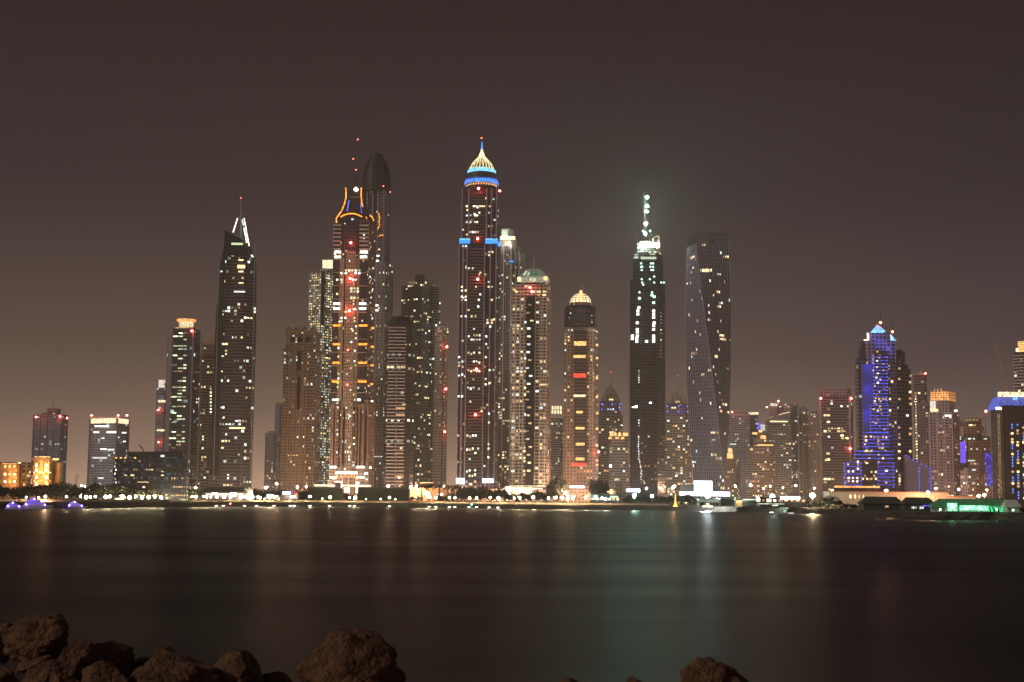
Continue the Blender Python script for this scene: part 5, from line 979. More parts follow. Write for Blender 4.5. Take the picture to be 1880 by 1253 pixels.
wl_ = [(397, 'first'), (410, 'second'), (449, 'third'), (471, 'fourth'), (503, 'fifth'), (533, 'sixth'), (540, 'seventh'), (569, 'eighth'), (605, 'ninth'), (642, 'tenth'), (651, 'eleventh'), (715, 'twelfth'), (788, 'thirteenth'), (800, 'fourteenth'), (825, 'fifteenth'), (835, 'sixteenth'), (861, 'seventeenth'), (875, 'eighteenth'), (898, 'nineteenth'), (914, 'twentieth')]
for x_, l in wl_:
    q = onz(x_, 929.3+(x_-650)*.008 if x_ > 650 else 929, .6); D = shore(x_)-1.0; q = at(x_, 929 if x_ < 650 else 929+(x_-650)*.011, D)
    o = bpy.data.objects.new('reflection_glow', ball('wline', .55)); col.objects.link(o); o.location = q; o.scale = (2.6, .5, .55); tag(o, f'{l} small white glow from the left, a lamp reflection at the foot of the bank', 'lamp', 'glows standing in for lamp reflections')  # glowing shapes added where the lamps would reflect, no lamps stand here
for x_, y_, kk, w_, l in ((1299, 940, 'bar', 5, 'bright white reflection glow below the lit advertising screen'), (1418, 943.3, 'bar', 5, 'bright greenish reflection glow below the greenish flood light'), (1491.5, 944.2, 'bar', 4.4, 'bright white reflection glow below the rightmost flood light'), (1456, 943.8, 'purp', 9, 'long faint violet reflection glow below the violet white sign')):
    D = shore(x_)-1.5; q = at(x_, y_ - (0.6), D); o = bpy.data.objects.new('reflection_glow', ball(kk if kk != 'purp' else 'palew', .5)); col.objects.link(o); o.location = (q.x, D, max(q.z, .25)); o.scale = (w_, .5, .6); tag(o, l, 'lamp')  # reflections of the flood lights and the sign, built as added glows
# -------- low buildings, awnings, screens on the waterfront
def lowb(name, label, D, x0, x1, top, d, mat, cat='building', parts=(), fm=None, roof=None):
    b = B(name, label, D, (x0+x1)/2, top, cat); P = b.fp(x0, x1, x1, top, depth=d); z = b.Z(top)
    b.vol(P, 0, z, fm or mat, 3.4, 4, 'dark'); m = MB(); m.ring(P, .3, z-.5, z+.4); m.build('roof_edge', M[roof or 'dark'], b.o)
    for a in parts: b.bar(*a[:5], a[5], a[6] if len(a) > 6 else -.5, .4)
    if name in ('retail_podium', 'plaza_building', 'low_building', 'sign_building', 'terminal_building', 'pavilion'): b.lit(26, None, ('warm', 'yel', 'wht', 'dim', 'amb'), .6, .5)
    return b
M['hedge'] = plain('clipped hedge', (.012, .013, .009), .95, 0, .5, .8, .8)
b = lowb('pavilion', 'long dark roofed pavilion with white glowing windows below the tall spired tower', shore(420)+60, 375, 453, 904, 16, 'mauve', 'building', ((376, 906.5, 446, 909.5, 'palew', 'window_row'), (388, 905, 400, 909, 'bar', 'lit_window'), (423, 905, 434, 912, 'screen', 'lit_window')))
m = MB(); a, c = b.X(372, 900), b.X(448, 900); z = b.Z(904); m.loft([(a-2, -2), (c, -2), (c, 18), (a-2, 18)], z+.5, [(a+4, 8), (c-2, 8), (c-2, 9), (a+4, 9)], b.Z(894), 0, cap=0); m.build('pitched_roof', M['dark'], b.o)
m = MB(); q = b.P(455.5, 910, 2); R_ = b.Z(895); m.lathe([(4, 0), (4, R_*.5), (3, R_*.8), (.4, R_)], q[0], 6, 12); m.build('white_dome', M['sail'], b.o)
lowb('retail_podium', 'low podium with cold lit roof line at the foot of the green roofed tower', 1490, 928, 1016, 894, 30, 'grey', 'building', ((938, 896.5, 960, 898.5, 'wht', 'sign_strip'), (972, 896.5, 996, 898.5, 'wht', 'sign_strip'), (938, 902, 945, 904, 'dim', 'lit_window'), (955, 902, 970, 903.5, 'dim', 'lit_window'), (980, 901, 1008, 903, 'dim', 'lit_window'), (1000, 906, 1010, 909, 'warm', 'lit_window'), (965, 909, 975, 911, 'wht', 'lit_window')), 'grey')
lowb('retail_podium', 'low peach podium lit by orange lamps at the foot of the tallest tower', 1500, 830, 925, 897, 30, 'pink', 'building', ((835, 899, 845, 901, 'dim', 'lit_window'), (905, 899, 920, 900.5, 'dim', 'lit_window')), 'pink')
lowb('retail_podium', 'low brick coloured podium behind the white lit screen', 1500, 1018, 1130, 897, 30, 'pink', 'building', ((1088, 898, 1098, 901, 'amb', 'lit_window'), (1028, 906, 1040, 908, 'wht', 'lit_window')), 'pink')
lowb('hedge_block', 'long black flat topped hedge in front of the dark banded tower', shore(700)+45, 657, 750, 896.5, 14, 'hedge', 'hedge')
lowb('hedge_block', 'shorter black flat topped hedge left of the neon tower entrance', shore(595)+45, 565, 627, 896, 14, 'hedge', 'hedge')
lowb('screen_wall', 'brown square tower block beside the lit awning', 1470, 1130, 1143, 889, 8, 'brown', 'building')
lowb('low_building', 'dark flat building with teal glints behind the teal flood light', shore(1100)+80, 1085, 1138, 908, 16, 'dark', 'building', ((1120, 911, 1135, 914, 'tealg' if 0 else 'dome', 'lit_window'), (1100, 914, 1104, 915, 'dome', 'lit_window')))
b = lowb('awning_kiosk', 'open pavilion with cold white glowing awning right of the brown block', 1440, 1150, 1173, 904, 10, 'mauve', 'pavilion', ((1150, 898, 1175, 903.5, 'bshop', 'awning'),))
b = lowb('marquee', 'cluster of glowing pink and blue event tents left of the beige tower', shore(525)+50, 516, 546, 908, 8, 'mauve', 'tent', ((519, 903, 533, 908, 'bshop', 'lit_front'), (534, 901, 538, 906, 'purp', 'violet_light'), (541, 905, 546, 909, 'red', 'red_light')))
b = lowb('marquee', 'glowing cold white tent left of the pink event tents', shore(495)+50, 488, 512, 912, 8, 'grey', 'tent', ((490, 908, 501, 914, 'bshop', 'lit_front'), (503, 910, 511, 913, 'shop', 'lit_front')))
b = lowb('advertising_block', 'big glowing white advertising screen on a pale box at the foot of the twisted tower', 1350, 1248, 1310, 903.5, 14, 'grey', 'screen', ((1248, 903.5, 1279, 910, 'bshop', 'lit_front'), (1279, 903.5, 1340, 911, 'bshop', 'lit_front')), fm='grey')
b.bar(1274, 883.5, 1307, 903, 'screen', 'advertising_screen', -1, 1.5); b.bar(1250, 890, 1273, 902, 'grey', 'side_box', 2, 6)
b = lowb('terminal_building', 'white framed glass pavilion lit from inside at the water below the flood light', 1120, 1284, 1323, 917, 14, 'grey', 'building', ((1290, 929, 1309, 931.5, 'bar', 'bright_floor'),)); b.bar(1284, 917, 1320, 922, 'sail', 'fascia', -1)
for x_ in (1284, 1296, 1308, 1320): b.bar(x_-.4, 922, x_+.4, 932, 'stone', 'column', -.8)
b = lowb('terminal_building', 'long low roofed quay building with pale canopy edge right of the glass pavilion', 1150, 1323, 1394, 916.5, 20, 'dark', 'building', ((1363, 916.5, 1391, 918.5, 'palew', 'canopy_edge'),)); 
b = lowb('kiosk', 'small amber lit kiosk with tapered roof on the quay', 1110, 1351, 1363, 918, 5, 'hot', 'kiosk', ((1352, 919, 1362, 924, 'gold', 'lit_front'), (1354, 924, 1360, 928, 'amb', 'lit_front')))
b = lowb('sign_building', 'dark quay building carrying a long violet white glowing sign', 1060, 1396, 1480, 914, 16, 'dark', 'building', ((1433, 912, 1468.5, 917.5, 'bshop', 'long_sign'), (1391, 925, 1440, 926, 'dome', 'rail_light'), (1418, 927.5, 1428, 929, 'wht', 'lit_window')))
b = lowb('retaining_wall', 'long peach floodlit podium wall below the blue lit hotel', 1100, 1522, 1741, 904, 20, 'pink', 'wall', tuple((x_-1.2, 909, x_+1.2, 915, 'warm', 'wall_lamp') for x_ in (1561.5, 1570, 1577.5, 1585))+((1532, 893, 1615, 895.5, 'ocrown', 'roof_light_line', 6),), fm='stone', roof='pink')
b.vol(b.fp(1534, 1616, 1616, 898, depth=8, y0=7), b.Z(904), b.Z(895.5), 'dark', name='upper_terrace', reg=False)
for x_ in (1626, 1632, 1640, 1650, 1657, 1697, 1705, 1713, 1721): b.winpx(x_, 913.5, 1.4, 1.8, 'gold', -1, 'wall_lamp')
lowb('retaining_wall', 'low peach roofline right of the long podium wall', 1100, 1741, 1792, 912, 10, 'pink', 'wall', fm='stone', roof='pink')
# tents
def tent(label, D, x0, x1, ye, yr, d, mat, gable=True, parts=()):
    b = B('marquee', label, D, (x0+x1)/2, ye, 'tent'); a, c = b.X(x0, ye), b.X(x1, ye); z, zr = b.Z(ye), b.Z(yr); m = MB(); m.box(a+1, c-1, 1, d-1, 0, z); m.build('side_wall', M[mat if mat != 'gtent' else 'sail'], b.o)
    m = MB(); hw = min(4, (c-a)*.15); m.loft([(a, 0), (c, 0), (c, d), (a, d)], z, [(a+hw, d/2-.2), (c-hw, d/2-.2), (c-hw, d/2+.2), (a+hw, d/2+.2)], zr, 0, cap=0, capb=True); m.build('roof', M[mat], b.o)
    m = MB(); n = int((c-a)/3)
    for i in range(n+1): x_ = a+(c-a)*i/n; m.tube([(x_, .0, 0), (x_, -.1, z)], .12, 0, 4)
    m.build('tent_poles', M['black'], b.o)
    for q in parts: b.bar(*q[:5], q[5], -.3 if len(q) < 7 else q[6], .2)
    return b
tent('dark roofed marquee standing left of the middle marquee on the right shore', 800, 1583, 1662, 925, 912, 14, 'tent', parts=((1537, 930, 1544, 932, 'dim', 'lit_window'),)[:0]+((1625, 929, 1631, 932, 'dim', 'lit_window'),))
tent('dark roofed marquee with small white writing and violet glow, second on the right shore', 780, 1661, 1720, 926, 913.5, 14, 'tent', parts=((1694, 928, 1711, 930, 'purp', 'violet_light'),)+tuple((x_, 930.5, x_+1.1, 934.5, 'wht', 'white_mark') for x_ in (1674, 1677, 1681, 1689, 1692, 1694)))
b = tent('long green lit marquee with glowing interior on the right shore', 740, 1716, 1868, 929, 916.5, 12, 'gtent', parts=((1762, 928.5, 1815, 937, 'shopc' if 0 else 'glassg' if 0 else 'gpan', 'lit_interior'), (1739, 924, 1757, 938, 'gpan', 'lit_entrance'), (1815, 931, 1848, 940, 'gpan2', 'lit_interior')) if 'gpan' in E else ())
tent('small white peaked tent at the right end of the green marquee', 730, 1846, 1876, 931, 918, 8, 'sail')
tent('small green lit gable tent in front of the left end of the green marquee', 715, 1712, 1740, 933, 924, 7, 'gtent')
for x_, y_, D, kk, r in ((1748, 932, 731, 'greenlight', .5), (1775, 934, 731, 'greenlight', .35), (1800, 934, 731, 'greenlight', .35), (1726, 936, 706, 'greenlight', .35), (1830, 936, 731, 'greenlight', .3), (1860, 937, 724, 'greenlight', .3)):
    q = at(x_, y_, D); o = empty('tent_lamp', (q.x, D, G)); m = MB(); m.tube([(0, 0, 0), (0, 0, q.z-G)], .06); m.build('pole', M['black'], o); g = bpy.data.objects.new('lamp_head', ball(kk, r)); col.objects.link(g); g.parent = o; g.location = (0, 0, q.z-G)
    tag(o, {1748: 'green lamp at the bright entrance of the long marquee', 1775: 'green lamp left of the middle of the long marquee', 1800: 'green lamp at the middle of the long marquee', 1726: 'green lamp before the small gable tent', 1830: 'green lamp among the curved black posts', 1860: 'green lamp before the white peaked tent'}[x_], 'lamp', 'green lamps before the long marquee')
for i, x_ in enumerate((1815, 1822, 1830, 1851)):
    q = at(x_, 941, 722); m = MB(); m.tube([(0, 0, 0), (-.2, 0, 1.6), (-.9, 0, 2.6)], [.45, .4, .2]); o = m.build('curved_post', M['black']); o.location = (q.x+1, 722, G); tag(o, f'{ORD[i]} curved black post from the left before the green marquee', 'post', 'curved black posts')
# -------- boats
def yacht(label, px, py, D, L_, mat, lights, s=1):
    q = at(px, py, D); o = empty('motor_yacht', (q.x, D, 0)); tag(o, label, 'yacht'); m = MB(); h = L_*.11; sec = []
    for i, (t, w, zb) in enumerate(((-.5, .6, .1), (-.2, 1, 0), (.2, .95, 0), (.4, .5, .25), (.5, .03, .5))):
        sec.append([(t*L_, -w*L_*.1, h*1.0), (t*L_, -w*L_*.07, zb*h-.4), (t*L_, w*L_*.07, zb*h-.4), (t*L_, w*L_*.1, h)])
    for a, c in zip(sec, sec[1:]):
        for k2 in range(4): j = (k2+1) % 4; m.face([a[k2], c[k2], c[j], a[j]])
    m.face(sec[0]); m.build('hull', M['white'], o)
    for t0, t1, z0, z1, nm in ((-.42, .22, h, h*1.9, 'cabin'), (-.36, .08, h*1.9, h*2.6, 'upper_deck'), (-.25, -.05, h*2.6, h*3.1, 'flybridge')):
        m = MB(); A = [(t0*L_, -L_*.07), (t1*L_, -L_*.07), (t1*L_, L_*.07), (t0*L_, L_*.07)]; C = [(t0*L_+.2, -L_*.06), (t1*L_-L_*.05, -L_*.06), (t1*L_-L_*.05, L_*.06), (t0*L_+.2, L_*.06)]; m.loft(A, z0, C, z1, 0, cap=0); m.build(nm, M[mat], o)
        m = MB(); m.box(t0*L_+.5, t1*L_-L_*.06, -L_*.073, -L_*.07, z0+(z1-z0)*.35, z0+(z1-z0)*.7); m.build('window_strip', E['purp'] if lights == 'p' else E['warm'], o)
    m = MB(); m.tube([(-.15*L_, 0, h*3.1), (-.15*L_, 0, h*4.3)], .1); m.build('mast', M['steel'], o)
    for t, z_, kk, r in ((-.35, h*1.3, 'purplamp', .3), (.25, h*1.2, 'purplamp', .25), (-.1, h*2.9, 'purplamp', .25)):
        g = bpy.data.objects.new('deck_light', ball(kk, r)); col.objects.link(g); g.parent = o; g.location = (t*L_, -L_*.1, z_)
yacht('white motor yacht glowing violet under its decks near the left shore', 142, 925, shore(142)-16, 14, 'white', 'p')
yacht('low violet lit motor yacht with warm cabin lamps at the far left', 70, 928, shore(70)-22, 20, 'white', 'p')
yacht('small violet lit motor boat at the left edge', 28, 928, shore(28)-18, 12, 'white', 'p')
o = empty('sailing_dhow', at(1240, 926, shore(1240)-8)); o.location.z = 0; tag(o, 'small boat with golden glowing cone shaped sail on the dark bank', 'boat'); m = MB(); m.lathe([(.1, -.3), (2.2, .2), (2.6, 1.2), (2.2, 1.2)], 0, 0, 10); h_ = m.build('hull', M['wood'], o); h_.scale = (1.6, .7, 1); 
q0 = at(1240, 906, shore(1240)-8).z; m = MB(); m.lathe([(2.2, 3.4), (1.3, 5), (.6, 7.5), (.2, q0)], 0, 0, 12); m.build('sail', E['fount'], o); m = MB(); m.tube([(0, 0, 1), (0, 0, q0+.5)], .12); m.build('mast', M['wood'], o)
for x_, y_, kk, l in ((6, 921, 'glamp', 'small yellow lamp at the left edge of the shore'), (48, 913, 'lamp', 'white lamp above the violet boats at the far left'), (71, 914, 'lamp', 'warm white lamp over the middle violet boat'), (83, 912, 'sodsm', 'orange lamp right of the middle violet boat')):
    q = at(x_, y_, shore(x_)+20); o = empty('quay_lamp', (q.x, shore(x_)+20, G)); m = MB(); m.tube([(0, 0, 0), (0, 0, q.z-G)], .08); m.build('pole', M['black'], o); g = bpy.data.objects.new('lamp_head', ball(kk, .4)); col.objects.link(g); g.parent = o; g.location = (0, 0, q.z-G); tag(o, l, 'lamp')
o = empty('beach_kiosk', at(219, 921, shore(219)+30)); o.location.z = G; tag(o, 'flat roofed cream lit beach kiosk right of the violet yacht', 'kiosk'); m = MB(); m.box(-3.6, 3.6, 0, 3, 0, 3); m.build('wall', M['beige'], o); m = MB(); m.box(-4, 4, -.4, 3.2, 3, 3.3); m.build('roof', M['dark'], o); m = MB(); m.box(-3.2, 3.2, -.15, -.02, .7, 2.5); m.build('lit_front', E['shop'], o)
# -------- cranes
def crane(label, D, x0, y0, x1, y1, x2, y2, r=.5, mat='black', tail=None):
    b = B('tower_crane', label, D, x0, y0, 'crane'); m = MB()
    def lat(p, q, w, nm):
        m = MB(); p, q = Vector(p), Vector(q); d = q-p; n = max(3, int(d.length/(w*2.2))); s_ = d.normalized().cross(Vector((0, 1, 0)))*w
        for sg in (-1, 1): m.tube([p+s_*sg, q+s_*sg], r*.4, 0, 4)
        for i in range(n): a = p+d*i/n; c = p+d*(i+1)/n; m.tube([a+s_*(-1)**i, c-s_*(-1)**i], r*.25, 0, 4)
        m.build(nm, M[mat], b.o)
    base = b.P(x0, y0, 0); piv = b.P(x1, y1, 0); lat((piv[0], 0, 0), piv, 1.2, 'tower'); lat(piv, b.P(x2, y2, 0), 1, 'jib')
    m.tube([piv, b.P(x1-(x2-x1)*.35, y1+1, 0)], r*.6); m.box(piv[0]-1.5, piv[0]+1.5, -1.5, 1.5, piv[2]-1.5, piv[2]+1.5); m.build('counterweight', M[mat], b.o)
crane('thin dark crane rising above the trees right of the beaconed grey tower', 1500, 138, 900, 138, 893, 142.5, 871); crane('thin crane leaning right in front of the white corniced tower', 1500, 171, 900, 170, 892, 176, 876); crane('faint reddish luffing crane left of the right edge tower', 1750, 1850, 740, 1849, 712, 1826, 628, .8, 'pink')
# -------- trees
def leafmesh(name, seed, w, h, n, leaf):
    rg = random.Random(seed); m = MB(); cl = [Vector((rg.uniform(-1, 1)*w*.36, rg.uniform(-1, 1)*w*.36, h*rg.uniform(.42, .88))) for _ in range(9)]
    for i in range(n):
        c = rg.choice(cl); d = Vector((rg.gauss(0, 1), rg.gauss(0, 1), rg.gauss(0, .8))); d = d.normalized()*rg.uniform(.3, 1)*w*.24; p = c+d
        u = Vector((rg.uniform(-1, 1), rg.uniform(-1, 1), rg.uniform(-1, 1))).normalized(); v = u.cross(Vector((rg.uniform(-1, 1), rg.uniform(-1, 1), rg.uniform(-1, 1)))).normalized(); s = leaf*rg.uniform(.6, 1.4)
        m.face([p-u*s, p+v*s*.6, p+u*s, p-v*s*.6])
    return m
M['leaf'] = plain('dark foliage', (.014, .018, .01), .8, 0, .5, .6)
TR = []
for i in range(4):
    o = empty('tree', (0, -600, 0))
    w, h = ((9, 8.5), (11, 10), (8, 7), (13, 9))[i]; leafmesh('crown', i, w, h, 420, .75).build('crown', M['leaf'], o); m = MB(); m.tube([(0, 0, 0), (.2, 0, h*.3), (0, .2, h*.6)], [.35, .28, .15]); 
    for a in range(4): m.tube([(0, 0, h*.3), (w*.25*math.cos(a*1.6), w*.25*math.sin(a*1.6), h*.6)], [.18, .06], n=4)
    m.build('trunk', M['wood'], o); TR.append((o, w, h))
PALM = empty('palm_tree', (0, -600, 0)); m = MB(); m.tube([(0, 0, 0), (.2, 0, 3), (.1, 0, 6)], [.3, .22, .2]); m.build('trunk', M['wood'], PALM); m = MB()
for i in range(16):
    a = i*2.4; el = random.uniform(-.2, 1.1); pts = [Vector((math.cos(a)*t*2.6*math.cos(el*(1-t*.6)), math.sin(a)*t*2.6*math.cos(el*(1-t*.6)), 6+math.sin(el)*t*2.2-t*t*1.8)) for t in (0, .35, .7, 1)]
    sd = Vector((-math.sin(a), math.cos(a), 0))*.35
    for p0, p1, w0, w1 in zip(pts, pts[1:], (.4, 1, .8), (1, .8, .1)): m.face([p0-sd*w0, p0+sd*w0, p1+sd*w1, p1-sd*w1])
m.build('fronds', M['leaf'], PALM)
tu = set(); tn = 0
def tree(px, top, D, label, group, kind=None, wide=1):
    global tn
    if kind == 'palm': src, w, h = PALM, 5, 7.6
    else: src, w, h = TR[tn % 4]; tn += 1
    o = src if src.name not in tu else ctree(src); tu.add(src.name)
    q = at(px, top, D); s = (q.z-G)/h; o.location = (q.x, D, G); o.scale = (s*wide, s*wide, s); o.rotation_euler.z = random.uniform(0, 6); tag(o, label, 'palm tree' if kind else 'tree', group)
TS = [('behind the violet boats at the far left', 'far left trees', [(8, 893, 1), (24, 895, 1.2), (40, 896, 1), (54, 892, 1.2), (68, 891, 1), (82, 893, 1.2), (96, 889, 1.1), (106, 888, 1.1)], 1000),
 ('between the violet yacht and the low dark building', 'trees left of the dark building', [(118, 892, 1.2), (132, 895, 1.1), (148, 896, 1.1), (162, 893, 1.2), (174, 890, 1.3), (188, 893, 1.2), (202, 891, 1.2), (214, 893, 1.1)], 1060),
 ('along the front of the low dark building', 'trees before the dark building', [(228, 899, 1.1), (243, 898, 1.1), (258, 900, 1.1), (272, 899, 1.2), (288, 900, 1.1), (303, 898, 1.1), (318, 898, 1.1), (334, 894, 1.2), (348, 895, 1.2), (362, 899, 1.2)], 1110),
 ('between the spired tower and the beige tower', 'trees in the orange gap', [(462, 901, 1.2), (470, 899, 1), (478, 901, 1), (487, 903, .9), (497, 903, .8), (508, 902, .8), (518, 899, .9), (552, 902, 1), (560, 900, 1)], 1400),
 ('in front of the orange neon tower', 'trees before the neon tower', [(613, 901, .9), (622, 903, .9), (630, 904, .8), (640, 908, .8), (650, 909, .8)], 1420),
 ('between the dark hedge and the tallest tower', 'trees before the pale tower', [(758, 912, .9), (770, 911, 1), (808, 910, 1), (818, 911, .9), (830, 907, 1)], 1420),
 ('in front of the tallest tower', 'trees before the tallest tower', [(848, 893, .8), (853, 895, .8), (868, 897, .9), (876, 894, 1), (885, 898, .9), (903, 900, 1), (912, 899, 1)], 1420),
 ('below the green roofed tower', 'trees before the green roofed tower', [(935, 907, 1), (948, 909, .9), (962, 905, 1), (975, 907, 1), (990, 901, 1), (1002, 906, .9)], 1430),
 ('beside the white lit screen', 'trees beside the lit screen', [(1018, 883, .42), (1025, 881, .5), (1032, 884, .4), (1091, 883, .4), (1099, 881, .5), (1106, 884, .42), (1112, 887, .4)], 1480),
 ('below the unfinished tower', 'trees before the unfinished tower', [(1150, 912, 1), (1162, 909, 1.1), (1175, 908, 1.1), (1188, 909, 1.1), (1201, 911, 1.1), (1215, 912, 1), (1228, 911, 1), (1252, 909, 1.1), (1262, 908, 1.1), (1272, 911, 1.1)], 1340),
 ('on the dark quay below the hazy towers', 'trees on the dark quay', [(1345, 922, 1), (1372, 921, 1), (1388, 920, 1.1), (1402, 918, 1.1), (1440, 921, 1.1), (1458, 922, 1.1), (1476, 920, 1.1), (1506, 919, 1.2), (1520, 912, 1), (1535, 918, 1.1), (1552, 924, 1.2), (1568, 926, 1.2)], 1000)]
for where, grp, lst, D in TS:
    for i, (x_, y_, w_) in enumerate(lst):
        D2 = max(D, shore(x_)+40) if D > 1100 or x_ < 400 else shore(x_)+45
        tree(x_, y_, D2+random.uniform(-8, 8), f'{ORD[i]} dark bushy tree from the left {where}', grp, wide=w_*1.15)
for i, (x_, y_) in enumerate(((775, 886), (788, 885), (806, 884), (822, 885), (834, 886), (831, 890))): tree(x_, y_, 1500, f'{ORD[i]} palm from the left beside the warm lit plaza of the slender pale tower', 'palms on the lit plaza', 'palm', 1.2)
b = lowb('plaza_building', 'low warm glowing plaza building behind the dazzling amber flood light', 1530, 753, 835, 897, 14, 'hot', 'building', ((760, 898, 768, 901, 'amb', 'lit_window'), (795, 894, 803, 899, 'amb', 'lit_window'), (805, 896, 816, 899, 'gold', 'lit_window'), (824, 894, 832, 900, 'gold', 'lit_window'), (772, 886, 796, 887.5, 'dim', 'lit_window')), roof='hot')
M['bush'] = plain('ground cover', (.02, .025, .012), .9, 0, .5, .7)
m = MB(); rg = random.Random(9)
for i in range(5200):
    px = rg.uniform(-20, 1890); D = shore(px)+rg.uniform(32, 60); q = at(px, 915, D); hgt = rg.uniform(.3, 1.9) if D > shore(px)+20 else rg.uniform(.1, .5)
    p = Vector((q.x, D, G+hgt)); u = Vector((rg.uniform(-1, 1), rg.uniform(-1, 1), rg.uniform(-1, 1))).normalized()*.8; v = u.cross(Vector((rg.uniform(-1, 1), .3, rg.uniform(-1, 1)))).normalized()*.6; m.face([p-u, p+v, p+u, p-v])
tag(m.build('shrubbery', M['bush']), 'dark low planting along the promenade', 'shrubbery', kind='stuff')
# railing posts and cars are too small to see; boulders in front
# ================================================================ BOULDERS IN FRONT
mr_, nt, p = newmat('brown boulder'); Lk = nt.links; tc = N(nt, 'ShaderNodeTexCoord'); oi = N(nt, 'ShaderNodeObjectInfo')
ad = N(nt, 'ShaderNodeVectorMath', operation='ADD'); Lk.new(tc.outputs['Object'], ad.inputs[0]); Lk.new(oi.outputs['Location'], ad.inputs[1])
n1 = N(nt, 'ShaderNodeTexNoise'); n1.inputs['Scale'].default_value = 5; n1.inputs['Detail'].default_value = 9; n1.inputs['Roughness'].default_value = .65; Lk.new(ad.outputs[0], n1.inputs['Vector'])
cr = N(nt, 'ShaderNodeValToRGB'); cr.color_ramp.elements[0].position = .32; cr.color_ramp.elements[0].color = (.05, .027, .015, 1); cr.color_ramp.elements[1].position = .68; cr.color_ramp.elements[1].color = (.21, .115, .06, 1); Lk.new(n1.outputs['Fac'], cr.inputs[0]); Lk.new(cr.outputs[0], p.inputs['Base Color']); p.inputs['Roughness'].default_value = .9
n3 = N(nt, 'ShaderNodeTexNoise'); n3.inputs['Scale'].default_value = 28; n3.inputs['Detail'].default_value = 8; Lk.new(ad.outputs[0], n3.inputs['Vector']); bb = N(nt, 'ShaderNodeBump'); bb.inputs['Strength'].default_value = 1; bb.inputs['Distance'].default_value = .05; Lk.new(n3.outputs['Fac'], bb.inputs['Height']); Lk.new(bb.outputs['Normal'], p.inputs['Normal'])
def rock(x0, x1, y0, y1, D, seed, label, facets=13, lean=0, bulge=.0):
    rg = random.Random(seed); a = at(x0, y0, D); c = at(x1, y1, D); w, h = c.x-a.x, a.z-c.z
    bm = bmesh.new(); bmesh.ops.create_icosphere(bm, subdivisions=5, radius=1)
    pl = [(Vector((rg.gauss(0, 1), rg.gauss(0, 1), rg.gauss(0, .8))).normalized(), rg.uniform(.55, .88)) for _ in range(facets)]
    off = Vector((seed*3.7, seed*1.3, seed))
    for v in bm.verts:
        d = v.co.normalized(); r = 1.0
        for n_, k2 in pl:
            q = d.dot(n_)
            if q > 0: r = min(r, k2/max(q, .01))
        r = r*.96+.04
        co = d*r; f = noise.fractal(co*1.5+off, .9, 2.1, 4)*.09+(abs(noise.noise(co*3.1+off))-.25)*.16+noise.fractal(co*9+off, .6, 2.2, 4)*.04
        v.co = co*(1+f)
    xs = [v.co.x for v in bm.verts]; zs = [v.co.z for v in bm.verts]; ys = [v.co.y for v in bm.verts]
    for v in bm.verts:
        t = (v.co.z-min(zs))/(max(zs)-min(zs))
        v.co = Vector((((v.co.x-min(xs))/(max(xs)-min(xs))-.5)*w+lean*w*(t-.5), v.co.y/(max(ys)-min(ys))*max(w, h)*.95, (t-.5)*h))
    me = bpy.data.meshes.new('boulder'); bm.to_mesh(me); bm.free(); me.materials.append(mr_)
    for pl_ in me.polygons: pl_.use_smooth = True
    o = bpy.data.objects.new('boulder', me); col.objects.link(o); o.location = ((a.x+c.x)/2, D, (a.z+c.z)/2); tag(o, label, 'boulder', 'boulders of the near breakwater'); return o
rock(5, 128, 1124, 1222, 13.2, 3, 'big brown boulder with pointed right shoulder, topmost of the left pile', lean=.18)
rock(-45, 24, 1142, 1225, 14, 4, 'dark boulder cut by the left edge behind the topmost boulder'); rock(-40, 38, 1226, 1300, 12.2, 5, 'reddish boulder in the bottom left corner'); rock(28, 112, 1203, 1245, 12.9, 6, 'low brown boulder wedged under the topmost boulder'); rock(40, 122, 1212, 1300, 12.1, 7, 'rounded brown boulder cut by the bottom edge near the left corner')
rock(82, 152, 1232, 1310, 11.7, 8, 'small dark rounded boulder at the bottom edge left of the tan one'); rock(108, 188, 1175, 1262, 12.7, 9, 'dark upright boulder right of the topmost boulder'); rock(158, 244, 1176, 1250, 13.6, 10, 'reddish sloping boulder behind the dark upright one', lean=-.1); rock(152, 246, 1211, 1310, 12.0, 12, 'tan rounded boulder at the bottom edge left of the long one')
rock(268, 332, 1186, 1240, 13.4, 13, 'small tan stone sitting behind the top of the long boulder'); rock(215, 440, 1196, 1330, 12.3, 14, 'long broad brown boulder in the middle of the left pile'); rock(398, 488, 1191, 1320, 12.6, 15, 'dark steep boulder joined to the right end of the long one', lean=-.15); rock(470, 534, 1231, 1310, 12.8, 16, 'low nearly black boulder ending the left pile'); rock(246, 280, 1204, 1240, 13.8, 17, 'tiny dark stone left of the small tan stone')
rock(546, 742, 1153, 1345, 12.0, 23, 'largest round boulder standing alone in the centre left foreground', facets=16); rock(1012, 1070, 1243, 1290, 12.5, 19, 'tip of a brown stone at the bottom edge right of centre'); rock(1146, 1184, 1242, 1285, 12.5, 20, 'small pointed stone tip at the bottom edge left of the wedge boulder'); rock(1253, 1385, 1207, 1330, 12.2, 22, 'wedge shaped dark boulder with steep left face at bottom right', lean=-.25); rock(612, 700, 1238, 1310, 11.5, 26, 'dark flat stone tucked at the foot of the largest boulder')
m = MB(); rg = random.Random(2); nx, ny = 80, 22
g_ = [[(-22+44*i/nx, -6+34*j/ny, (7.15 if 6-34*j/ny > -8 else 7.15-(j*34/ny-14)*.42)+noise.fractal(Vector((i*.4, j*.5, 0)), 1, 2, 3)*.35) for i in range(nx+1)] for j in range(ny+1)]
g_ = [[(x_, y_, min(z_, 7.0 if y_ < 10 else 7.0-(y_-10)*.62) + noise.noise(Vector((x_*.7, y_*.7, 0)))*.2) for x_, y_, z_ in r] for r in g_]
for j in range(ny):
    for i in range(nx): m.face([g_[j][i], g_[j][i+1], g_[j+1][i+1], g_[j+1][i]])
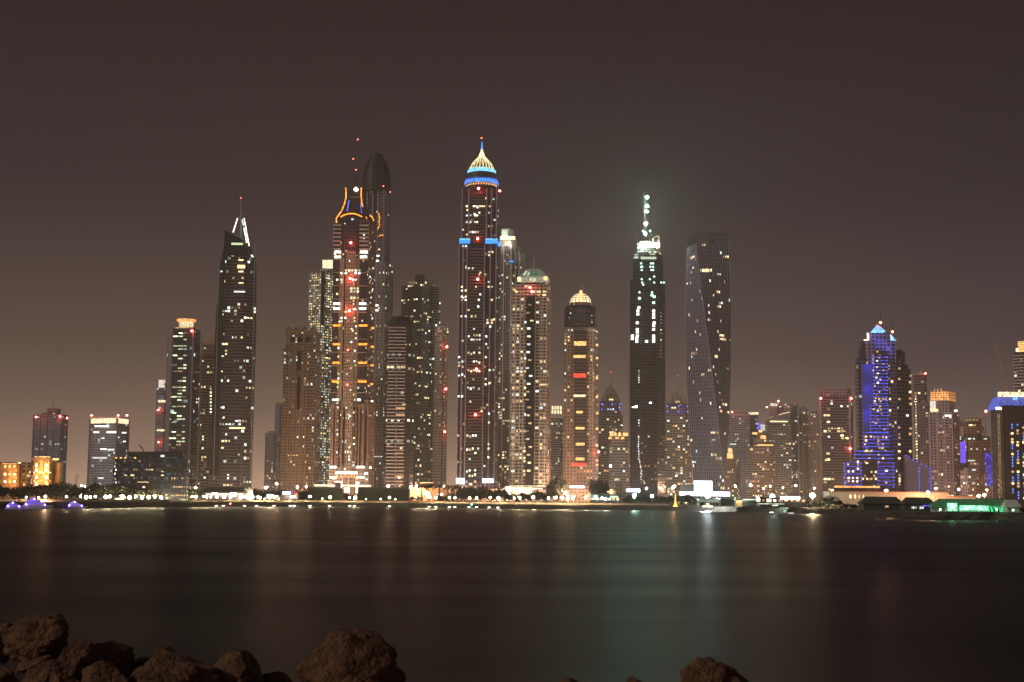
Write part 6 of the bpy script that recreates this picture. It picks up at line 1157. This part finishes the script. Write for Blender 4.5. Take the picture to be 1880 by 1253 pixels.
struct(m.build('breakwater_slope', M['rubble']))
# ================================================================ SKY, HAZE, LIGHT
w = bpy.data.worlds.new('World'); sc.world = w; w.use_nodes = True; nt = w.node_tree; bg = nt.nodes['Background']; Lk = nt.links
tc = N(nt, 'ShaderNodeTexCoord'); sp = N(nt, 'ShaderNodeSeparateXYZ'); Lk.new(tc.outputs['Generated'], sp.inputs[0])
cr = N(nt, 'ShaderNodeValToRGB'); el = cr.color_ramp.elements
def stops(cr, L):
    el = cr.color_ramp.elements
    while len(el) > 1: el.remove(el[0])
    el[0].position = L[0][0]; el[0].color = c4(L[0][1])
    for p_, c_ in L[1:]: x_ = el.new(p_); x_.color = c4(c_)
stops(cr, SKYL); Lk.new(sp.outputs[2], cr.inputs[0])
cr2 = N(nt, 'ShaderNodeValToRGB'); stops(cr2, SKYR); Lk.new(sp.outputs[2], cr2.inputs[0])
mr = N(nt, 'ShaderNodeMapRange', interpolation_type='SMOOTHSTEP'); mr.inputs['From Min'].default_value = -.12; mr.inputs['From Max'].default_value = .36; Lk.new(sp.outputs[0], mr.inputs['Value'])
mx = N(nt, 'ShaderNodeMix', data_type='RGBA'); Lk.new(mr.outputs[0], mx.inputs['Factor']); Lk.new(cr.outputs[0], mx.inputs['A']); Lk.new(cr2.outputs[0], mx.inputs['B']); Lk.new(mx.outputs['Result'], bg.inputs['Color']); mb = N(nt, 'ShaderNodeMapRange', interpolation_type='SMOOTHSTEP'); mb.inputs['From Min'].default_value = .45; mb.inputs['From Max'].default_value = -.5; mb.inputs['To Min'].default_value = SKYS; mb.inputs['To Max'].default_value = SKYB; Lk.new(sp.outputs[1], mb.inputs['Value']); Lk.new(mb.outputs[0], bg.inputs['Strength'])
sd = bpy.data.lights.new('glow_sun', 'SUN'); so = bpy.data.objects.new('glow_fill', sd); col.objects.link(so); sd.energy = SUNE; sd.angle = R(8); sd.color = (1, .8, .7); so.rotation_euler = (R(62), 0, R(-58))  # directional fill added for the warm city glow, not a real sun
if HAZE:
    m = MB(); m.box(-5100, 5100, -400, 6100, -1.5, 470); mv = bpy.data.materials.new('city haze'); mv.use_nodes = True; nt = mv.node_tree; nt.nodes.remove(nt.nodes['Principled BSDF']); pv = N(nt, 'ShaderNodeVolumePrincipled'); pv.inputs['Density'].default_value = HAZE; pv.inputs['Color'].default_value = (.95, .93, .92, 1); pv.inputs['Anisotropy'].default_value = .35
    nt.links.new(pv.outputs[0], nt.nodes['Material Output'].inputs['Volume']); hz = m.build('haze', mv); hz['kind'] = 'stuff'
for k_, o in protos.items():
    if k_ not in usedp:
        for ch in list(o.children): bpy.data.objects.remove(ch)
        bpy.data.objects.remove(o)
sc.view_settings.view_transform = 'Standard'; sc.view_settings.look = 'None'; sc.view_settings.exposure = EXPO; sc.view_settings.gamma = 1
cy = sc.cycles; cy.use_denoising = True; cy.max_bounces = 5; cy.diffuse_bounces = 2; cy.glossy_bounces = 3; cy.volume_bounces = 0; cy.sample_clamp_indirect = 3; cy.use_light_tree = True; cy.caustics_reflective = False; cy.use_adaptive_sampling = False
